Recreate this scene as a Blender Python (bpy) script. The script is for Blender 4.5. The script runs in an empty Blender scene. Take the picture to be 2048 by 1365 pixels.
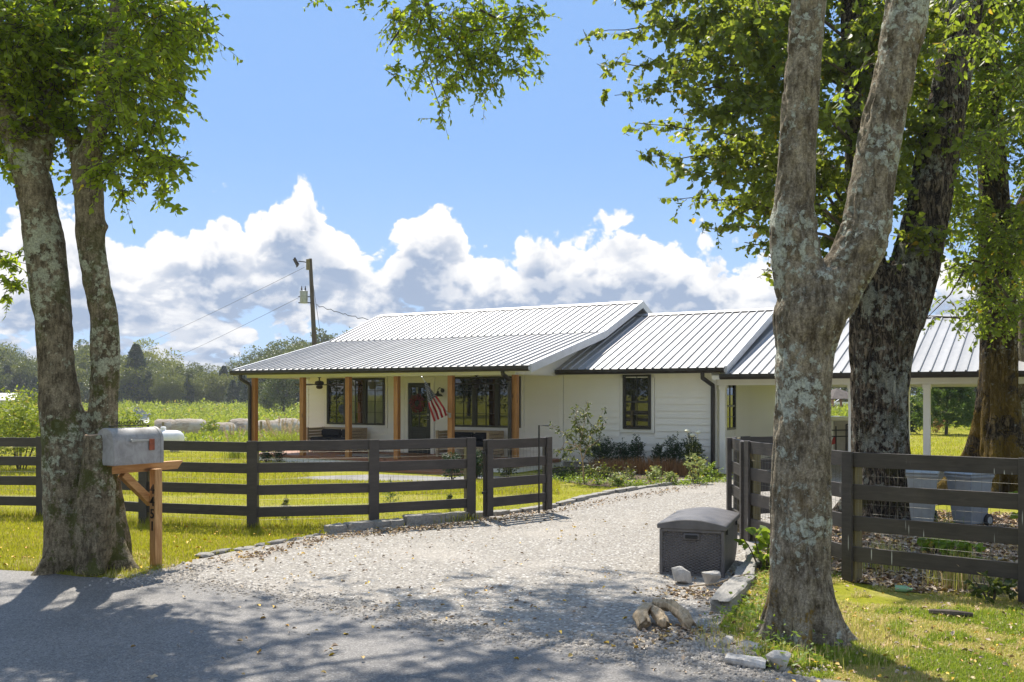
import bpy, bmesh, math, random
import numpy as np
from mathutils import Vector, Matrix
rng = np.random.default_rng(7); random.seed(7)
R = math.radians
scene = bpy.context.scene
col = scene.collection
# ------------------------------------------------------------------ camera, sky, sun, exposure
FPX, CX, HY, CAMH = 1900.0, 1024.0, 790.0, 1.9
cam_d = bpy.data.cameras.new('camera'); cam = bpy.data.objects.new('camera', cam_d); col.objects.link(cam)
cam.location = (0, 0, CAMH); cam.rotation_euler = (R(90), 0, 0)
cam_d.sensor_width = 36.0; cam_d.lens = FPX / 2048 * 36
cam_d.shift_y = (HY - 682.5) / 2048; cam_d.clip_start = 0.1; cam_d.clip_end = 6000
scene.camera = cam
scene.view_settings.view_transform = 'Standard'; scene.view_settings.look = 'None'
scene.view_settings.gamma = 1.0; scene.view_settings.use_curve_mapping = False
scene.view_settings.exposure = EXPO = 1.48
SUN_AZ, SUN_EL = R(-20), R(57)          # azimuth measured from +Y towards +X
sun_d = bpy.data.lights.new('sun', 'SUN'); sun = bpy.data.objects.new('sun', sun_d); col.objects.link(sun)
sun_d.energy = 2.75; sun_d.angle = R(0.53); sun_d.color = (1.0, 0.93, 0.82)
sv = Vector((math.sin(SUN_AZ) * math.cos(SUN_EL), math.cos(SUN_AZ) * math.cos(SUN_EL), math.sin(SUN_EL)))
sun.rotation_euler = sv.to_track_quat('Z', 'Y').to_euler(); sun.location = sv * 60
scene.cycles.max_bounces = 8; scene.cycles.transparent_max_bounces = 8
scene.cycles.diffuse_bounces = 4; scene.cycles.glossy_bounces = 3; scene.cycles.transmission_bounces = 4
scene.cycles.sample_clamp_indirect = 6.0

class NT:
    """small node-tree writer"""
    def __init__(s, tree): s.t = tree; s.n = tree.nodes; s.l = tree.links
    def node(s, typ, **kw):
        n = s.n.new(typ)
        for k, v in kw.items(): setattr(n, k, v)
        return n
    def put(s, sock, v):
        if v is None: return
        if hasattr(v, 'is_output') or isinstance(v, bpy.types.NodeSocket): s.l.new(v, sock)
        else:
            if isinstance(v, (tuple, list)) and len(v) == 3 and sock.type == 'RGBA': v = (*v, 1)
            sock.default_value = v
    def math(s, op, a, b=None, c=None, clamp=False):
        n = s.node('ShaderNodeMath', operation=op, use_clamp=clamp)
        s.put(n.inputs[0], a); s.put(n.inputs[1], b); s.put(n.inputs[2], c)
        return n.outputs[0]
    def vmath(s, op, a, b=None):
        n = s.node('ShaderNodeVectorMath', operation=op); s.put(n.inputs[0], a); s.put(n.inputs[1], b)
        return n.outputs[0]
    def xyz(s, x, y, z):
        n = s.node('ShaderNodeCombineXYZ'); s.put(n.inputs[0], x); s.put(n.inputs[1], y); s.put(n.inputs[2], z)
        return n.outputs[0]
    def sep(s, v):
        n = s.node('ShaderNodeSeparateXYZ'); s.put(n.inputs[0], v); return n.outputs
    def noise(s, vec, scale, detail=4, rough=0.55, dist=0.0, out=0):
        n = s.node('ShaderNodeTexNoise'); s.put(n.inputs['Vector'], vec)
        n.inputs['Scale'].default_value = scale; n.inputs['Detail'].default_value = detail
        n.inputs['Roughness'].default_value = rough; n.inputs['Distortion'].default_value = dist
        return n.outputs[out]
    def voro(s, vec, scale, feature='F1', detail=0, rand=1.0, out='Distance', smooth=None):
        n = s.node('ShaderNodeTexVoronoi', feature=feature); s.put(n.inputs['Vector'], vec)
        n.inputs['Scale'].default_value = scale; n.inputs['Detail'].default_value = detail
        n.inputs['Randomness'].default_value = rand
        if smooth is not None: n.inputs['Smoothness'].default_value = smooth
        return n.outputs[out]
    def ramp(s, fac, lo, hi, smooth=True):
        n = s.node('ShaderNodeMapRange', interpolation_type='SMOOTHSTEP' if smooth else 'LINEAR')
        s.put(n.inputs['Value'], fac); s.put(n.inputs['From Min'], lo); s.put(n.inputs['From Max'], hi)
        return n.outputs[0]
    def mix(s, fac, a, b, blend='MIX'):
        n = s.node('ShaderNodeMix', data_type='RGBA', blend_type=blend)
        s.put(n.inputs[0], fac); s.put(n.inputs[6], a); s.put(n.inputs[7], b)
        return n.outputs[2]
    def vscale(s, vec, sc):
        n = s.node('ShaderNodeVectorMath', operation='MULTIPLY'); s.put(n.inputs[0], vec); n.inputs[1].default_value = sc
        return n.outputs[0]

world = bpy.data.worlds.new('World'); scene.world = world; world.use_nodes = True
def build_world():
    t = NT(world.node_tree); t.n.clear()
    out = t.node('ShaderNodeOutputWorld')
    sky = t.node('ShaderNodeTexSky', sky_type='NISHITA', sun_disc=False)
    sky.sun_elevation = SUN_EL; sky.sun_rotation = SUN_AZ
    sky.air_density = 1.05; sky.dust_density = 0.1; sky.ozone_density = 3.5; sky.altitude = 200
    d = t.node('ShaderNodeTexCoord').outputs['Generated']
    x, y, z = t.sep(d)
    az = t.math('ARCTAN2', x, y)
    hor = t.math('SQRT', t.math('ADD', t.math('MULTIPLY', x, x), t.math('MULTIPLY', y, y)))
    el = t.math('DIVIDE', z, t.math('MAXIMUM', hor, 0.02))
    # height of the cloud bank as a function of azimuth (raised outside the view for fill light)
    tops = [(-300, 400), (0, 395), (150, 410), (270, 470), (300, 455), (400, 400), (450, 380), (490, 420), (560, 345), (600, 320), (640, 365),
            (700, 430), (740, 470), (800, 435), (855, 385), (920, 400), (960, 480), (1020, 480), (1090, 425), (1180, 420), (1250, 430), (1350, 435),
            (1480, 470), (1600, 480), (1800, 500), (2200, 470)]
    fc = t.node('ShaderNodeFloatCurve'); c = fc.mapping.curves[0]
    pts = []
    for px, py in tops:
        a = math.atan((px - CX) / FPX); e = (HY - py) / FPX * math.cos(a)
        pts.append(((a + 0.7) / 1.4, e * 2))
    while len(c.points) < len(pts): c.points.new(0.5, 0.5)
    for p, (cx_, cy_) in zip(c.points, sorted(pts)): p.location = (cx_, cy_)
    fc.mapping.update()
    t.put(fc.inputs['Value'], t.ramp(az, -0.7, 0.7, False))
    side = t.ramp(t.math('ABSOLUTE', az), 0.66, 1.7)          # unseen extra cloud added at the sides and behind to brighten the shaded front
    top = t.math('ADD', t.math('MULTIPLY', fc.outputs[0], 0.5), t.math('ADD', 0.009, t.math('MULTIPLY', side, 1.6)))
    def relief(daz, dele):
        a2 = t.math('ADD', az, daz); e2 = t.math('MAXIMUM', t.math('ADD', el, dele), 0.0008)
        p = t.xyz(a2, t.math('MULTIPLY', t.math('SQRT', e2), 0.9), 3.7)
        wrp = t.noise(p, 11.0, 3, 0.55, out=1)
        p = t.vmath('ADD', p, t.vscale(t.vmath('SUBTRACT', wrp, (0.5, 0.5, 0.5)), (0.04, 0.04, 0.04)))
        big = t.math('SUBTRACT', t.noise(p, 8.0, 2, 0.5), 0.5)
        lump = t.math('SUBTRACT', 0.40, t.voro(p, 19.0, 'F1', 3, out='Distance'))
        fine = t.math('SUBTRACT', t.noise(p, 42.0, 7, 0.62), 0.5)
        return big, lump, fine, e2
    def height(r):
        v = t.math('ADD', t.math('MULTIPLY', r[0], 1.0), t.math('MULTIPLY', r[1], 0.75))
        return t.math('ADD', v, t.math('MULTIPLY', r[2], 0.7))
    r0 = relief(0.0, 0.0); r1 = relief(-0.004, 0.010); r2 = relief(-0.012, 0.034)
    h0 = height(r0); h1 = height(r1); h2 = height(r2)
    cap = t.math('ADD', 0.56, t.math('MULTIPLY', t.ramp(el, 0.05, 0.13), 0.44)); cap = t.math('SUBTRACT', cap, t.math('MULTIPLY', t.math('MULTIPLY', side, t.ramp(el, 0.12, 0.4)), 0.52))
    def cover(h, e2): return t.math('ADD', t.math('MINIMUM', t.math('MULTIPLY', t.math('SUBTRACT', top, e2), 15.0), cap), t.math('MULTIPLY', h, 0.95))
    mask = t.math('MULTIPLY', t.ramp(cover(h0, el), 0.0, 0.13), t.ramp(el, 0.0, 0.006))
    # lit from above: a puff is white where little cloud lies between it and the sun, grey-blue under and behind other puffs
    under = t.ramp(t.math('ADD', t.math('MULTIPLY', t.math('SUBTRACT', h1, h0), 0.9), t.math('MULTIPLY', t.math('SUBTRACT', h2, h0), 0.45)), -0.30, 0.20)
    deep = t.ramp(cover(h2, t.math('ADD', el, 0.034)), -0.25, 0.30)
    pl = t.xyz(az, t.math('MULTIPLY', t.math('SQRT', t.math('MAXIMUM', el, 0.0008)), 1.5), 9.1)
    flat = t.noise(pl, 6.5, 5, 0.58, 0.4)
    flatm = t.math('MULTIPLY', t.ramp(flat, 0.34, 0.58), t.ramp(t.math('SUBTRACT', top, el), 0.03, 0.09))
    shade = t.math('MULTIPLY', deep, t.math('ADD', t.math('MULTIPLY', under, 0.55), t.math('MULTIPLY', flatm, 0.60)), clamp=True)
    ccol = t.mix(shade, (0.395, 0.389, 0.384), (0.135, 0.170, 0.232))
    bg_s = t.node('ShaderNodeBackground'); t.put(bg_s.inputs[0], sky.outputs[0]); bg_s.inputs[1].default_value = 0.06
    bg_c = t.node('ShaderNodeBackground'); t.put(bg_c.inputs[0], ccol); bg_c.inputs[1].default_value = 1.0
    bg_h = t.node('ShaderNodeBackground'); t.put(bg_h.inputs[0], (0.20, 0.275, 0.375)); bg_h.inputs[1].default_value = 1.0
    m0 = t.node('ShaderNodeMixShader'); t.put(m0.inputs[0], t.math('MULTIPLY', t.ramp(el, 0.28, 0.0), 0.8))
    # the even, bright late-summer blue of the photograph, the same all round
    bg_e = t.node('ShaderNodeBackground'); t.put(bg_e.inputs[0], (0.104, 0.184, 0.34)); bg_e.inputs[1].default_value = 1.0
    me_ = t.node('ShaderNodeMixShader'); me_.inputs[0].default_value = 0.8; t.l.new(bg_s.outputs[0], me_.inputs[1]); t.l.new(bg_e.outputs[0], me_.inputs[2])
    t.l.new(me_.outputs[0], m0.inputs[1]); t.l.new(bg_h.outputs[0], m0.inputs[2])
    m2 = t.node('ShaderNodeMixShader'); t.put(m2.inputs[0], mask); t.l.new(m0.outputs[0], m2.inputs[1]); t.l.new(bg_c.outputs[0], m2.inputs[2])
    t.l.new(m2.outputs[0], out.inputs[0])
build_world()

# ------------------------------------------------------------------ geometry helpers
def pix(px, py, Z):            # world point seen at photo pixel (px,py) at distance Z along the view
    return Vector(((px - CX) * Z / FPX, Z, CAMH + (HY - py) * Z / FPX))
def gnd(px, py, z=0.0):        # ground point seen at photo pixel
    Z = FPX * (CAMH - z) / (py - HY); return Vector(((px - CX) * Z / FPX, Z, z))
TH = math.atan2(FPX, 3224.0)
HA = Vector((4.95, 23.0, 0.0)); HU = Vector((math.cos(TH), -math.sin(TH), 0)); HV = Vector((math.sin(TH), math.cos(TH), 0))
def W(u, v, z=0.0): return HA + HU * u + HV * v + Vector((0, 0, z))
def sstep(a, b, x):
    t = np.clip((x - a) / (b - a), 0, 1); return t * t * (3 - 2 * t)
def terrain(x, y):
    return -1.25 * sstep(33, 66, y) * sstep(16, -6, x)

def vnoise(p, seed=0):
    p = np.asarray(p, float); i = np.floor(p).astype(np.int64); f = p - i; f = f * f * (3 - 2 * f)
    def h(ix, iy, iz):
        n = (ix * 374761393 + iy * 668265263 + iz * 2147483647 + seed * 974711) & 0xffffffff
        n = ((n ^ (n >> 13)) * 1274126177) & 0xffffffff
        return ((n ^ (n >> 16)) & 0xffff) / 65535.0
    r = 0
    for dx in (0, 1):
        for dy in (0, 1):
            for dz in (0, 1):
                w = (f[:, 0] if dx else 1 - f[:, 0]) * (f[:, 1] if dy else 1 - f[:, 1]) * (f[:, 2] if dz else 1 - f[:, 2])
                r = r + w * h(i[:, 0] + dx, i[:, 1] + dy, i[:, 2] + dz)
    return r
def fbm(p, oct=4, seed=0):
    r = 0; a = 0.5; p = np.asarray(p, float)
    for k in range(oct):
        r = r + a * (vnoise(p, seed + k) - 0.5); a *= 0.5; p = p * 2.03
    return r

def link(o, parent=None):
    col.objects.link(o)
    if parent is not None: o.parent = parent
    return o
def tag(o, label=None, cat=None, group=None, kind=None):
    if label: o['label'] = label
    if cat: o['category'] = cat
    if group: o['group'] = group
    if kind: o['kind'] = kind
    return o
def empty(name, loc=(0, 0, 0), rz=0.0, label=None, cat=None, group=None, kind=None):
    o = bpy.data.objects.new(name, None); o.empty_display_size = 0.2
    o.location = loc; o.rotation_euler = (0, 0, rz); link(o)
    return tag(o, label, cat, group, kind)
def obj(name, me, parent=None, loc=None, rz=0.0):
    o = bpy.data.objects.new(name, me); link(o, parent)
    if loc is not None: o.location = loc
    if rz: o.rotation_euler = (0, 0, rz)
    return o
def mesh_np(name, verts, quads=None, tris=None, mat=None, smooth=False):
    verts = np.asarray(verts, np.float32).reshape(-1, 3)
    me = bpy.data.meshes.new(name); me.vertices.add(len(verts)); me.vertices.foreach_set('co', verts.ravel())
    loops = []; starts = []; n = 0
    if quads is not None and len(quads):
        q = np.asarray(quads, np.int32).reshape(-1, 4); loops.append(q.ravel()); starts.append(np.arange(len(q)) * 4); n = len(q) * 4
    if tris is not None and len(tris):
        q = np.asarray(tris, np.int32).reshape(-1, 3); loops.append(q.ravel()); starts.append(n + np.arange(len(q)) * 3)
    loops = np.concatenate(loops).astype(np.int32); starts = np.concatenate(starts).astype(np.int32)
    me.loops.add(len(loops)); me.loops.foreach_set('vertex_index', loops)
    me.polygons.add(len(starts)); me.polygons.foreach_set('loop_start', starts)
    if smooth: me.polygons.foreach_set('use_smooth', np.ones(len(starts), bool))
    me.update(calc_edges=True); me.validate()
    if mat: me.materials.append(mat)
    return me
class MB:
    """collects simple shapes for one mesh"""
    def __init__(s): s.v = []; s.f = []
    def add(s, vs, fs):
        b = len(s.v); s.v += [tuple(x) for x in vs]; s.f += [tuple(i + b for i in f) for f in fs]; return s
    def box(s, x0, x1, y0, y1, z0, z1):
        return s.add([(x0, y0, z0), (x1, y0, z0), (x1, y1, z0), (x0, y1, z0), (x0, y0, z1), (x1, y0, z1), (x1, y1, z1), (x0, y1, z1)],
                     [(0, 3, 2, 1), (4, 5, 6, 7), (0, 1, 5, 4), (1, 2, 6, 5), (2, 3, 7, 6), (3, 0, 4, 7)])
    def beam(s, a, b, w, h, up=(0, 0, 1)):           # box along a-b, w across, h along up
        a = Vector(a); b = Vector(b); d = (b - a).normalized(); up = Vector(up)
        side = d.cross(up).normalized() * (w / 2); u2 = side.cross(d).normalized() * (h / 2)
        vs = [a - side - u2, a + side - u2, a + side + u2, a - side + u2, b - side - u2, b + side - u2, b + side + u2, b - side + u2]
        return s.add(vs, [(0, 1, 2, 3), (7, 6, 5, 4), (0, 4, 5, 1), (1, 5, 6, 2), (2, 6, 7, 3), (3, 7, 4, 0)])
    def prism(s, poly, axis, a, b):                  # extrude 2D polygon along an axis between a and b
        n = len(poly); f = {'x': lambda p, t: (t, p[0], p[1]), 'y': lambda p, t: (p[0], t, p[1]), 'z': lambda p, t: (p[0], p[1], t)}[axis]
        vs = [f(p, a) for p in poly] + [f(p, b) for p in poly]
        return s.add(vs, [tuple(range(n))[::-1], tuple(range(n, 2 * n))] + [(i, (i + 1) % n, n + (i + 1) % n, n + i) for i in range(n)])
    def tube(s, pts, rad, n=8, caps=True):
        pts = [Vector(p) for p in pts]; rings = []; prev = None
        if not hasattr(rad, '__len__'): rad = [rad] * len(pts)
        for i, p in enumerate(pts):
            d = (pts[min(i + 1, len(pts) - 1)] - pts[max(i - 1, 0)]).normalized()
            if prev is None:
                ref = Vector((0, 0, 1)) if abs(d.z) < 0.9 else Vector((1, 0, 0)); prev = d.cross(ref).normalized()
            a = (prev - d * prev.dot(d)).normalized(); b = d.cross(a); prev = a
            rings.append([p + a * math.cos(2 * math.pi * k / n) * rad[i] + b * math.sin(2 * math.pi * k / n) * rad[i] for k in range(n)])
        vs = [q for r in rings for q in r]; fs = []
        for i in range(len(pts) - 1):
            for k in range(n): fs.append((i * n + k, i * n + (k + 1) % n, (i + 1) * n + (k + 1) % n, (i + 1) * n + k))
        if caps: fs += [tuple(range(n))[::-1], tuple((len(pts) - 1) * n + k for k in range(n))]
        return s.add(vs, fs)
    def lathe(s, prof, n=16, c=(0, 0, 0)):           # profile of (r,z) about z
        vs = [(c[0] + r * math.cos(2 * math.pi * k / n), c[1] + r * math.sin(2 * math.pi * k / n), c[2] + z) for r, z in prof for k in range(n)]
        fs = [(i * n + k, i * n + (k + 1) % n, (i + 1) * n + (k + 1) % n, (i + 1) * n + k) for i in range(len(prof) - 1) for k in range(n)]
        fs += [tuple(range(n))[::-1], tuple((len(prof) - 1) * n + k for k in range(n))]
        return s.add(vs, fs)
    def mesh(s, name, mat, bevel=0.0, smooth=False, seg=1):
        me = bpy.data.meshes.new(name); me.from_pydata(s.v, [], s.f)
        bm = bmesh.new(); bm.from_mesh(me); bmesh.ops.recalc_face_normals(bm, faces=bm.faces)
        if bevel: bmesh.ops.bevel(bm, geom=bm.edges[:], offset=bevel, segments=seg, affect='EDGES', clamp_overlap=True)
        bm.to_mesh(me); bm.free()
        if smooth:
            for p in me.polygons: p.use_smooth = True
            if hasattr(me, 'set_sharp_from_angle'): me.set_sharp_from_angle(angle=R(40))
        if mat: me.materials.append(mat)
        return me
    def build(s, name, mat, parent=None, bevel=0.0, smooth=False, loc=None, rz=0.0, seg=1):
        return obj(name, s.mesh(name, mat, bevel, smooth, seg), parent, loc, rz)
def blob_mesh(name, mat, size, seed, amp=0.25, freq=1.6, sub=3, flat=0.0, facet=False):
    bm = bmesh.new(); bmesh.ops.create_icosphere(bm, subdivisions=sub, radius=1.0)
    P = np.array([v.co for v in bm.verts]); n = fbm(P * freq + seed * 7.1, 4, seed)
    P = P * (1 + amp * (0.9 if facet else 2) * n)[:, None]
    if facet:                                        # cut the lump with a few planes so that it reads as broken stone
        rr = np.random.default_rng(seed)
        for k in range(13):
            d = rr.normal(size=3); d /= np.linalg.norm(d); lim = rr.uniform(0.42, 0.72); t = P @ d
            P = P - np.outer(np.maximum(t - lim, 0), d)
    P = P * np.array(size)
    if flat: P[:, 2] = np.maximum(P[:, 2], -size[2] * flat)
    for v, p in zip(bm.verts, P): v.co = p
    me = bpy.data.meshes.new(name); bm.to_mesh(me); bm.free(); me.materials.append(mat)
    if not facet:
        for p in me.polygons: p.use_smooth = True
    return me
# ------------------------------------------------------------------ materials
def newmat(name):
    m = bpy.data.materials.new(name); m.use_nodes = True; t = NT(m.node_tree); b = t.n['Principled BSDF']
    return m, t, b
def tex(t, kind='Object'): return t.node('ShaderNodeTexCoord').outputs[kind]
def wpos(t): return t.node('ShaderNodeNewGeometry').outputs['Position']
def bump(t, b, h, strength=0.4, dist=0.02):
    n = t.node('ShaderNodeBump'); n.inputs['Strength'].default_value = strength; n.inputs['Distance'].default_value = dist
    t.put(n.inputs['Height'], h); t.l.new(n.outputs[0], b.inputs['Normal'])
def isl(t): return t.node('ShaderNodeNewGeometry').outputs['Random Per Island']
def orand(t): return t.node('ShaderNodeObjectInfo').outputs['Random']
def m_plain(name, colr, rough=0.6, metal=0.0, var=0.0, scale=6.0, spec=None, bmp=0.0, bscale=60.0):
    m, t, b = newmat(name); b.inputs['Roughness'].default_value = rough; b.inputs['Metallic'].default_value = metal
    if spec is not None: b.inputs['Specular IOR Level'].default_value = spec
    if var:
        n = t.noise(tex(t), scale, 5, 0.6)
        lo = tuple(c * (1 - var) for c in colr); hi = tuple(min(1, c * (1 + var)) for c in colr)
        t.put(b.inputs['Base Color'], t.mix(t.ramp(n, 0.3, 0.7), lo, hi))
    else: b.inputs['Base Color'].default_value = (*colr, 1)
    if bmp: bump(t, b, t.noise(tex(t), bscale, 4), bmp, 0.01)
    return m
M = {}
# siding: warm white paint, faint dirt and a slight tone difference from board to board
def mk_siding():
    m, t, b = newmat('siding_paint'); p = tex(t)
    n = t.noise(p, 1.2, 5, 0.6); r = t.math('MULTIPLY', orand(t), 0.35)
    c = t.mix(t.math('ADD', t.math('MULTIPLY', t.ramp(n, 0.35, 0.75), 0.5), r), (0.88, 0.865, 0.825), (0.82, 0.805, 0.765))
    wz = t.sep(wpos(t))[2]; c = t.mix(t.math('MULTIPLY', t.ramp(t.math('ADD', wz, t.math('MULTIPLY', n, 0.5)), 0.85, 0.30), 0.45), c, (0.50, 0.44, 0.34))
    t.put(b.inputs['Base Color'], c); b.inputs['Roughness'].default_value = 0.55
    g = t.noise(t.vscale(p, (3, 3, 60)), 3, 4); bump(t, b, g, 0.06, 0.004); return m
M['siding'] = mk_siding()
M['white'] = m_plain('white_trim', (0.86, 0.85, 0.82), 0.5, var=0.03, scale=3)
M['bronze'] = m_plain('dark_bronze', (0.030, 0.025, 0.022), 0.45, 0.0, var=0.25, scale=4)
M['black'] = m_plain('black_metal', (0.016, 0.016, 0.017), 0.4)
M['winframe'] = m_plain('window_black', (0.022, 0.021, 0.021), 0.38)
def mk_roof():
    m, t, b = newmat('galvanised_roof'); p = wpos(t)
    n = t.noise(p, 0.9, 6, 0.65); n2 = t.noise(p, 14, 3, 0.6)
    r = orand(t)
    v = t.math('ADD', t.math('MULTIPLY', n, 0.6), t.math('ADD', t.math('MULTIPLY', n2, 0.2), t.math('MULTIPLY', r, 0.25)))
    c = t.mix(t.ramp(v, 0.25, 0.8), (0.34, 0.338, 0.335), (0.44, 0.438, 0.435))
    t.put(b.inputs['Base Color'], c); b.inputs['Metallic'].default_value = 0.35
    t.put(b.inputs['Roughness'], t.math('ADD', 0.38, t.math('MULTIPLY', n2, 0.18)))
    bump(t, b, t.noise(p, 3.0, 3), 0.08, 0.01); return m
M['roof'] = mk_roof()
M['rake'] = m_plain('rake_trim_metal', (0.62, 0.64, 0.68), 0.45, 0.3, var=0.06)
def mk_wood(name, a, c2, axis=2, rough=0.6, sc=2.0, knots=True, streak=14):
    m, t, b = newmat(name); p = tex(t); s = [streak, streak, streak]; s[axis] = 1.2
    r = t.node('ShaderNodeObjectInfo').outputs['Random']
    p = t.vmath('ADD', p, t.xyz(t.math('MULTIPLY', r, 13.1), t.math('MULTIPLY', r, 7.7), t.math('MULTIPLY', r, 5.3)))
    w = t.noise(t.vscale(p, tuple(s)), sc, 6, 0.65, 1.2)
    c = t.mix(t.ramp(w, 0.28, 0.72), a, c2)
    if knots:
        s2 = [5, 5, 5]; s2[axis] = 1.3
        k = t.voro(t.vscale(p, tuple(s2)), 1.0); c = t.mix(t.ramp(k, 0.13, 0.05), c, tuple(x * 0.35 for x in a))
    t.put(b.inputs['Base Color'], c); b.inputs['Roughness'].default_value = rough
    bump(t, b, w, 0.25, 0.006); return m
M['cedar'] = mk_wood('cedar_post_wood', (0.34, 0.145, 0.035), (0.52, 0.25, 0.075))
M['mailwood_v'] = mk_wood('mailbox_post_wood', (0.36, 0.17, 0.055), (0.60, 0.36, 0.15), 2)
M['mailwood_h'] = mk_wood('mailbox_arm_wood', (0.36, 0.16, 0.045), (0.60, 0.34, 0.13), 1)
M['greywood'] = mk_wood('weathered_post_wood', (0.13, 0.105, 0.045), (0.24, 0.20, 0.10), 2, 0.8)
M['deckwood'] = mk_wood('deck_wood', (0.22, 0.085, 0.04), (0.36, 0.16, 0.085), 0, 0.55)
def mk_fence(name, drips):
    m, t, b = newmat(name); p = wpos(t); o = tex(t)
    w = t.noise(t.vscale(o, (2, 20, 20)), 2.0, 6, 0.6, 1.0); n = t.noise(p, 3.0, 5, 0.6); r = orand(t)
    c = t.mix(t.ramp(t.math('ADD', t.math('MULTIPLY', w, 0.5), t.math('MULTIPLY', n, 0.5)), 0.3, 0.7), (0.030, 0.0245, 0.021), (0.074, 0.062, 0.053))
    c = t.mix(t.math('MULTIPLY', r, 0.5), c, (0.058, 0.051, 0.048))
    c = t.mix(t.math('MULTIPLY', t.ramp(t.noise(t.vscale(o, (0.8, 6, 9)), 3.0, 6, 0.7), 0.56, 0.74), 0.5), c, (0.105, 0.09, 0.078))
    k = t.voro(t.vscale(o, (1.6, 6, 6)), 1.0); c = t.mix(t.ramp(k, 0.10, 0.03), c, (0.006, 0.005, 0.005))
    if drips:   # dried bird droppings that ran down the boards
        q = t.vscale(o, (1.0, 0.0, 0.55)); v = t.voro(q, 2.6)
        sx, sy, sz = t.sep(t.vmath('ADD', t.vscale(o, (30, 1, 1.7)), t.xyz(t.math('MULTIPLY', r, 157.0), 0.0, t.math('MULTIPLY', r, 71.0))))
        v = t.voro(t.xyz(sx, 0.0, sz), 1.0); g = t.noise(t.vmath('ADD', o, t.xyz(t.math('MULTIPLY', r, 37.0), 0.0, 0.0)), 1.7, 2)
        c = t.mix(t.math('MULTIPLY', t.ramp(v, 0.16, 0.09), t.ramp(g, 0.53, 0.57)), c, (0.55, 0.55, 0.52))
    t.put(b.inputs['Base Color'], c); b.inputs['Roughness'].default_value = 0.62
    bump(t, b, w, 0.3, 0.006); return m
M['fence'] = mk_fence('dark_stained_board', False); M['fence_drip'] = mk_fence('dark_stained_board_spotted', True)
M['wire'] = m_plain('galvanised_wire', (0.20, 0.19, 0.15), 0.55, 0.3)
def mk_glass(name, tint, curtain=None):
    m, t, b = newmat(name); b.inputs['Roughness'].default_value = 0.015; b.inputs['IOR'].default_value = 1.9
    p = wpos(t); n = t.noise(p, 1.4, 2)
    t.put(b.inputs['Base Color'], tint if curtain is None else t.mix(t.ramp(n, 0.35, 0.65), tint, curtain))
    bump(t, b, t.noise(p, 0.8, 2), 0.03, 0.02); return m
M['glass'] = mk_glass('window_glass', (0.012, 0.013, 0.012))
M['glass_blind'] = mk_glass('window_glass_over_blind', (0.13, 0.13, 0.12), (0.20, 0.20, 0.19))
def mk_asphalt():
    m, t, b = newmat('asphalt'); p = wpos(t)
    n = t.noise(p, 0.5, 5, 0.6); g = t.noise(p, 90, 3, 0.8); s = t.voro(p, 95, out='Color'); sv_ = t.sep(s)[0]
    c = t.mix(t.ramp(n, 0.3, 0.7), (0.115, 0.107, 0.098), (0.185, 0.172, 0.157))
    c = t.mix(t.math('MULTIPLY', t.ramp(sv_, 0.70, 0.98), 0.6), c, (0.32, 0.305, 0.285))
    c = t.mix(t.math('MULTIPLY', t.ramp(sv_, 0.3, 0.05), 0.75), c, (0.05, 0.047, 0.045))
    cr = t.noise(t.vscale(p, (1, 1, 1)), 1.1, 8, 0.7, 1.5); c = t.mix(t.math('MULTIPLY', t.ramp(t.math('ABSOLUTE', t.math('SUBTRACT', cr, 0.5)), 0.008, 0.0), 0.55), c, (0.05, 0.047, 0.044))
    t.put(b.inputs['Base Color'], c); b.inputs['Roughness'].default_value = 0.62
    bump(t, b, t.math('ADD', g, t.math('MULTIPLY', sv_, 0.6)), 0.35, 0.006); return m
M['asphalt'] = mk_asphalt()
def mk_gravel():
    m, t, b = newmat('gravel'); p = wpos(t)
    v = t.node('ShaderNodeTexVoronoi'); t.put(v.inputs['Vector'], p); v.inputs['Scale'].default_value = 42
    cc = t.sep(v.outputs['Color']); n = t.noise(p, 0.6, 5, 0.6); n3 = t.noise(p, 3.2, 5, 0.65)
    c = t.mix(cc[0], (0.25, 0.228, 0.20), (0.40, 0.37, 0.325))
    c = t.mix(t.math('MULTIPLY', t.ramp(cc[1], 0.86, 0.95), 0.8), c, (0.68, 0.66, 0.62))
    c = t.mix(t.math('MULTIPLY', t.ramp(cc[2], 0.2, 0.05), 0.7), c, (0.14, 0.13, 0.125))
    c = t.mix(t.math('MULTIPLY', t.ramp(n, 0.5, 0.66), 0.5), c, (0.44, 0.40, 0.35))
    c = t.mix(t.math('MULTIPLY', t.ramp(n3, 0.62, 0.74), 0.45), c, (0.24, 0.20, 0.11))
    t.put(b.inputs['Base Color'], c); b.inputs['Roughness'].default_value = 0.9
    h = t.math('ADD', t.math('SUBTRACT', 0.5, v.outputs['Distance']), t.math('MULTIPLY', t.noise(p, 120, 3), 0.4))
    bump(t, b, h, 0.8, 0.02); return m
M['gravel'] = mk_gravel()
def mk_stonebits(name, cols, rough=0.85, sc=25.0):
    m, t, b = newmat(name); r = isl(t); n = t.noise(wpos(t), sc, 4, 0.6)
    rp = t.node('ShaderNodeValToRGB'); rp.color_ramp.interpolation = 'LINEAR'
    els = rp.color_ramp.elements
    while len(els) < len(cols): els.new(0.5)
    for i, (e, c) in enumerate(zip(els, cols)): e.position = i / (len(cols) - 1); e.color = (*c, 1)
    t.put(rp.inputs[0], r)
    t.put(b.inputs['Base Color'], t.mix(t.math('MULTIPLY', t.ramp(n, 0.35, 0.7), 0.35), rp.outputs[0], tuple(x * 0.55 for x in cols[0])))
    b.inputs['Roughness'].default_value = rough; bump(t, b, n, 0.4, 0.004); return m
M['pebbles'] = mk_stonebits('loose_pebbles', [(0.17, 0.155, 0.135), (0.38, 0.35, 0.31), (0.25, 0.228, 0.20), (0.48, 0.445, 0.40), (0.33, 0.29, 0.235), (0.35, 0.325, 0.29)])
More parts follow.
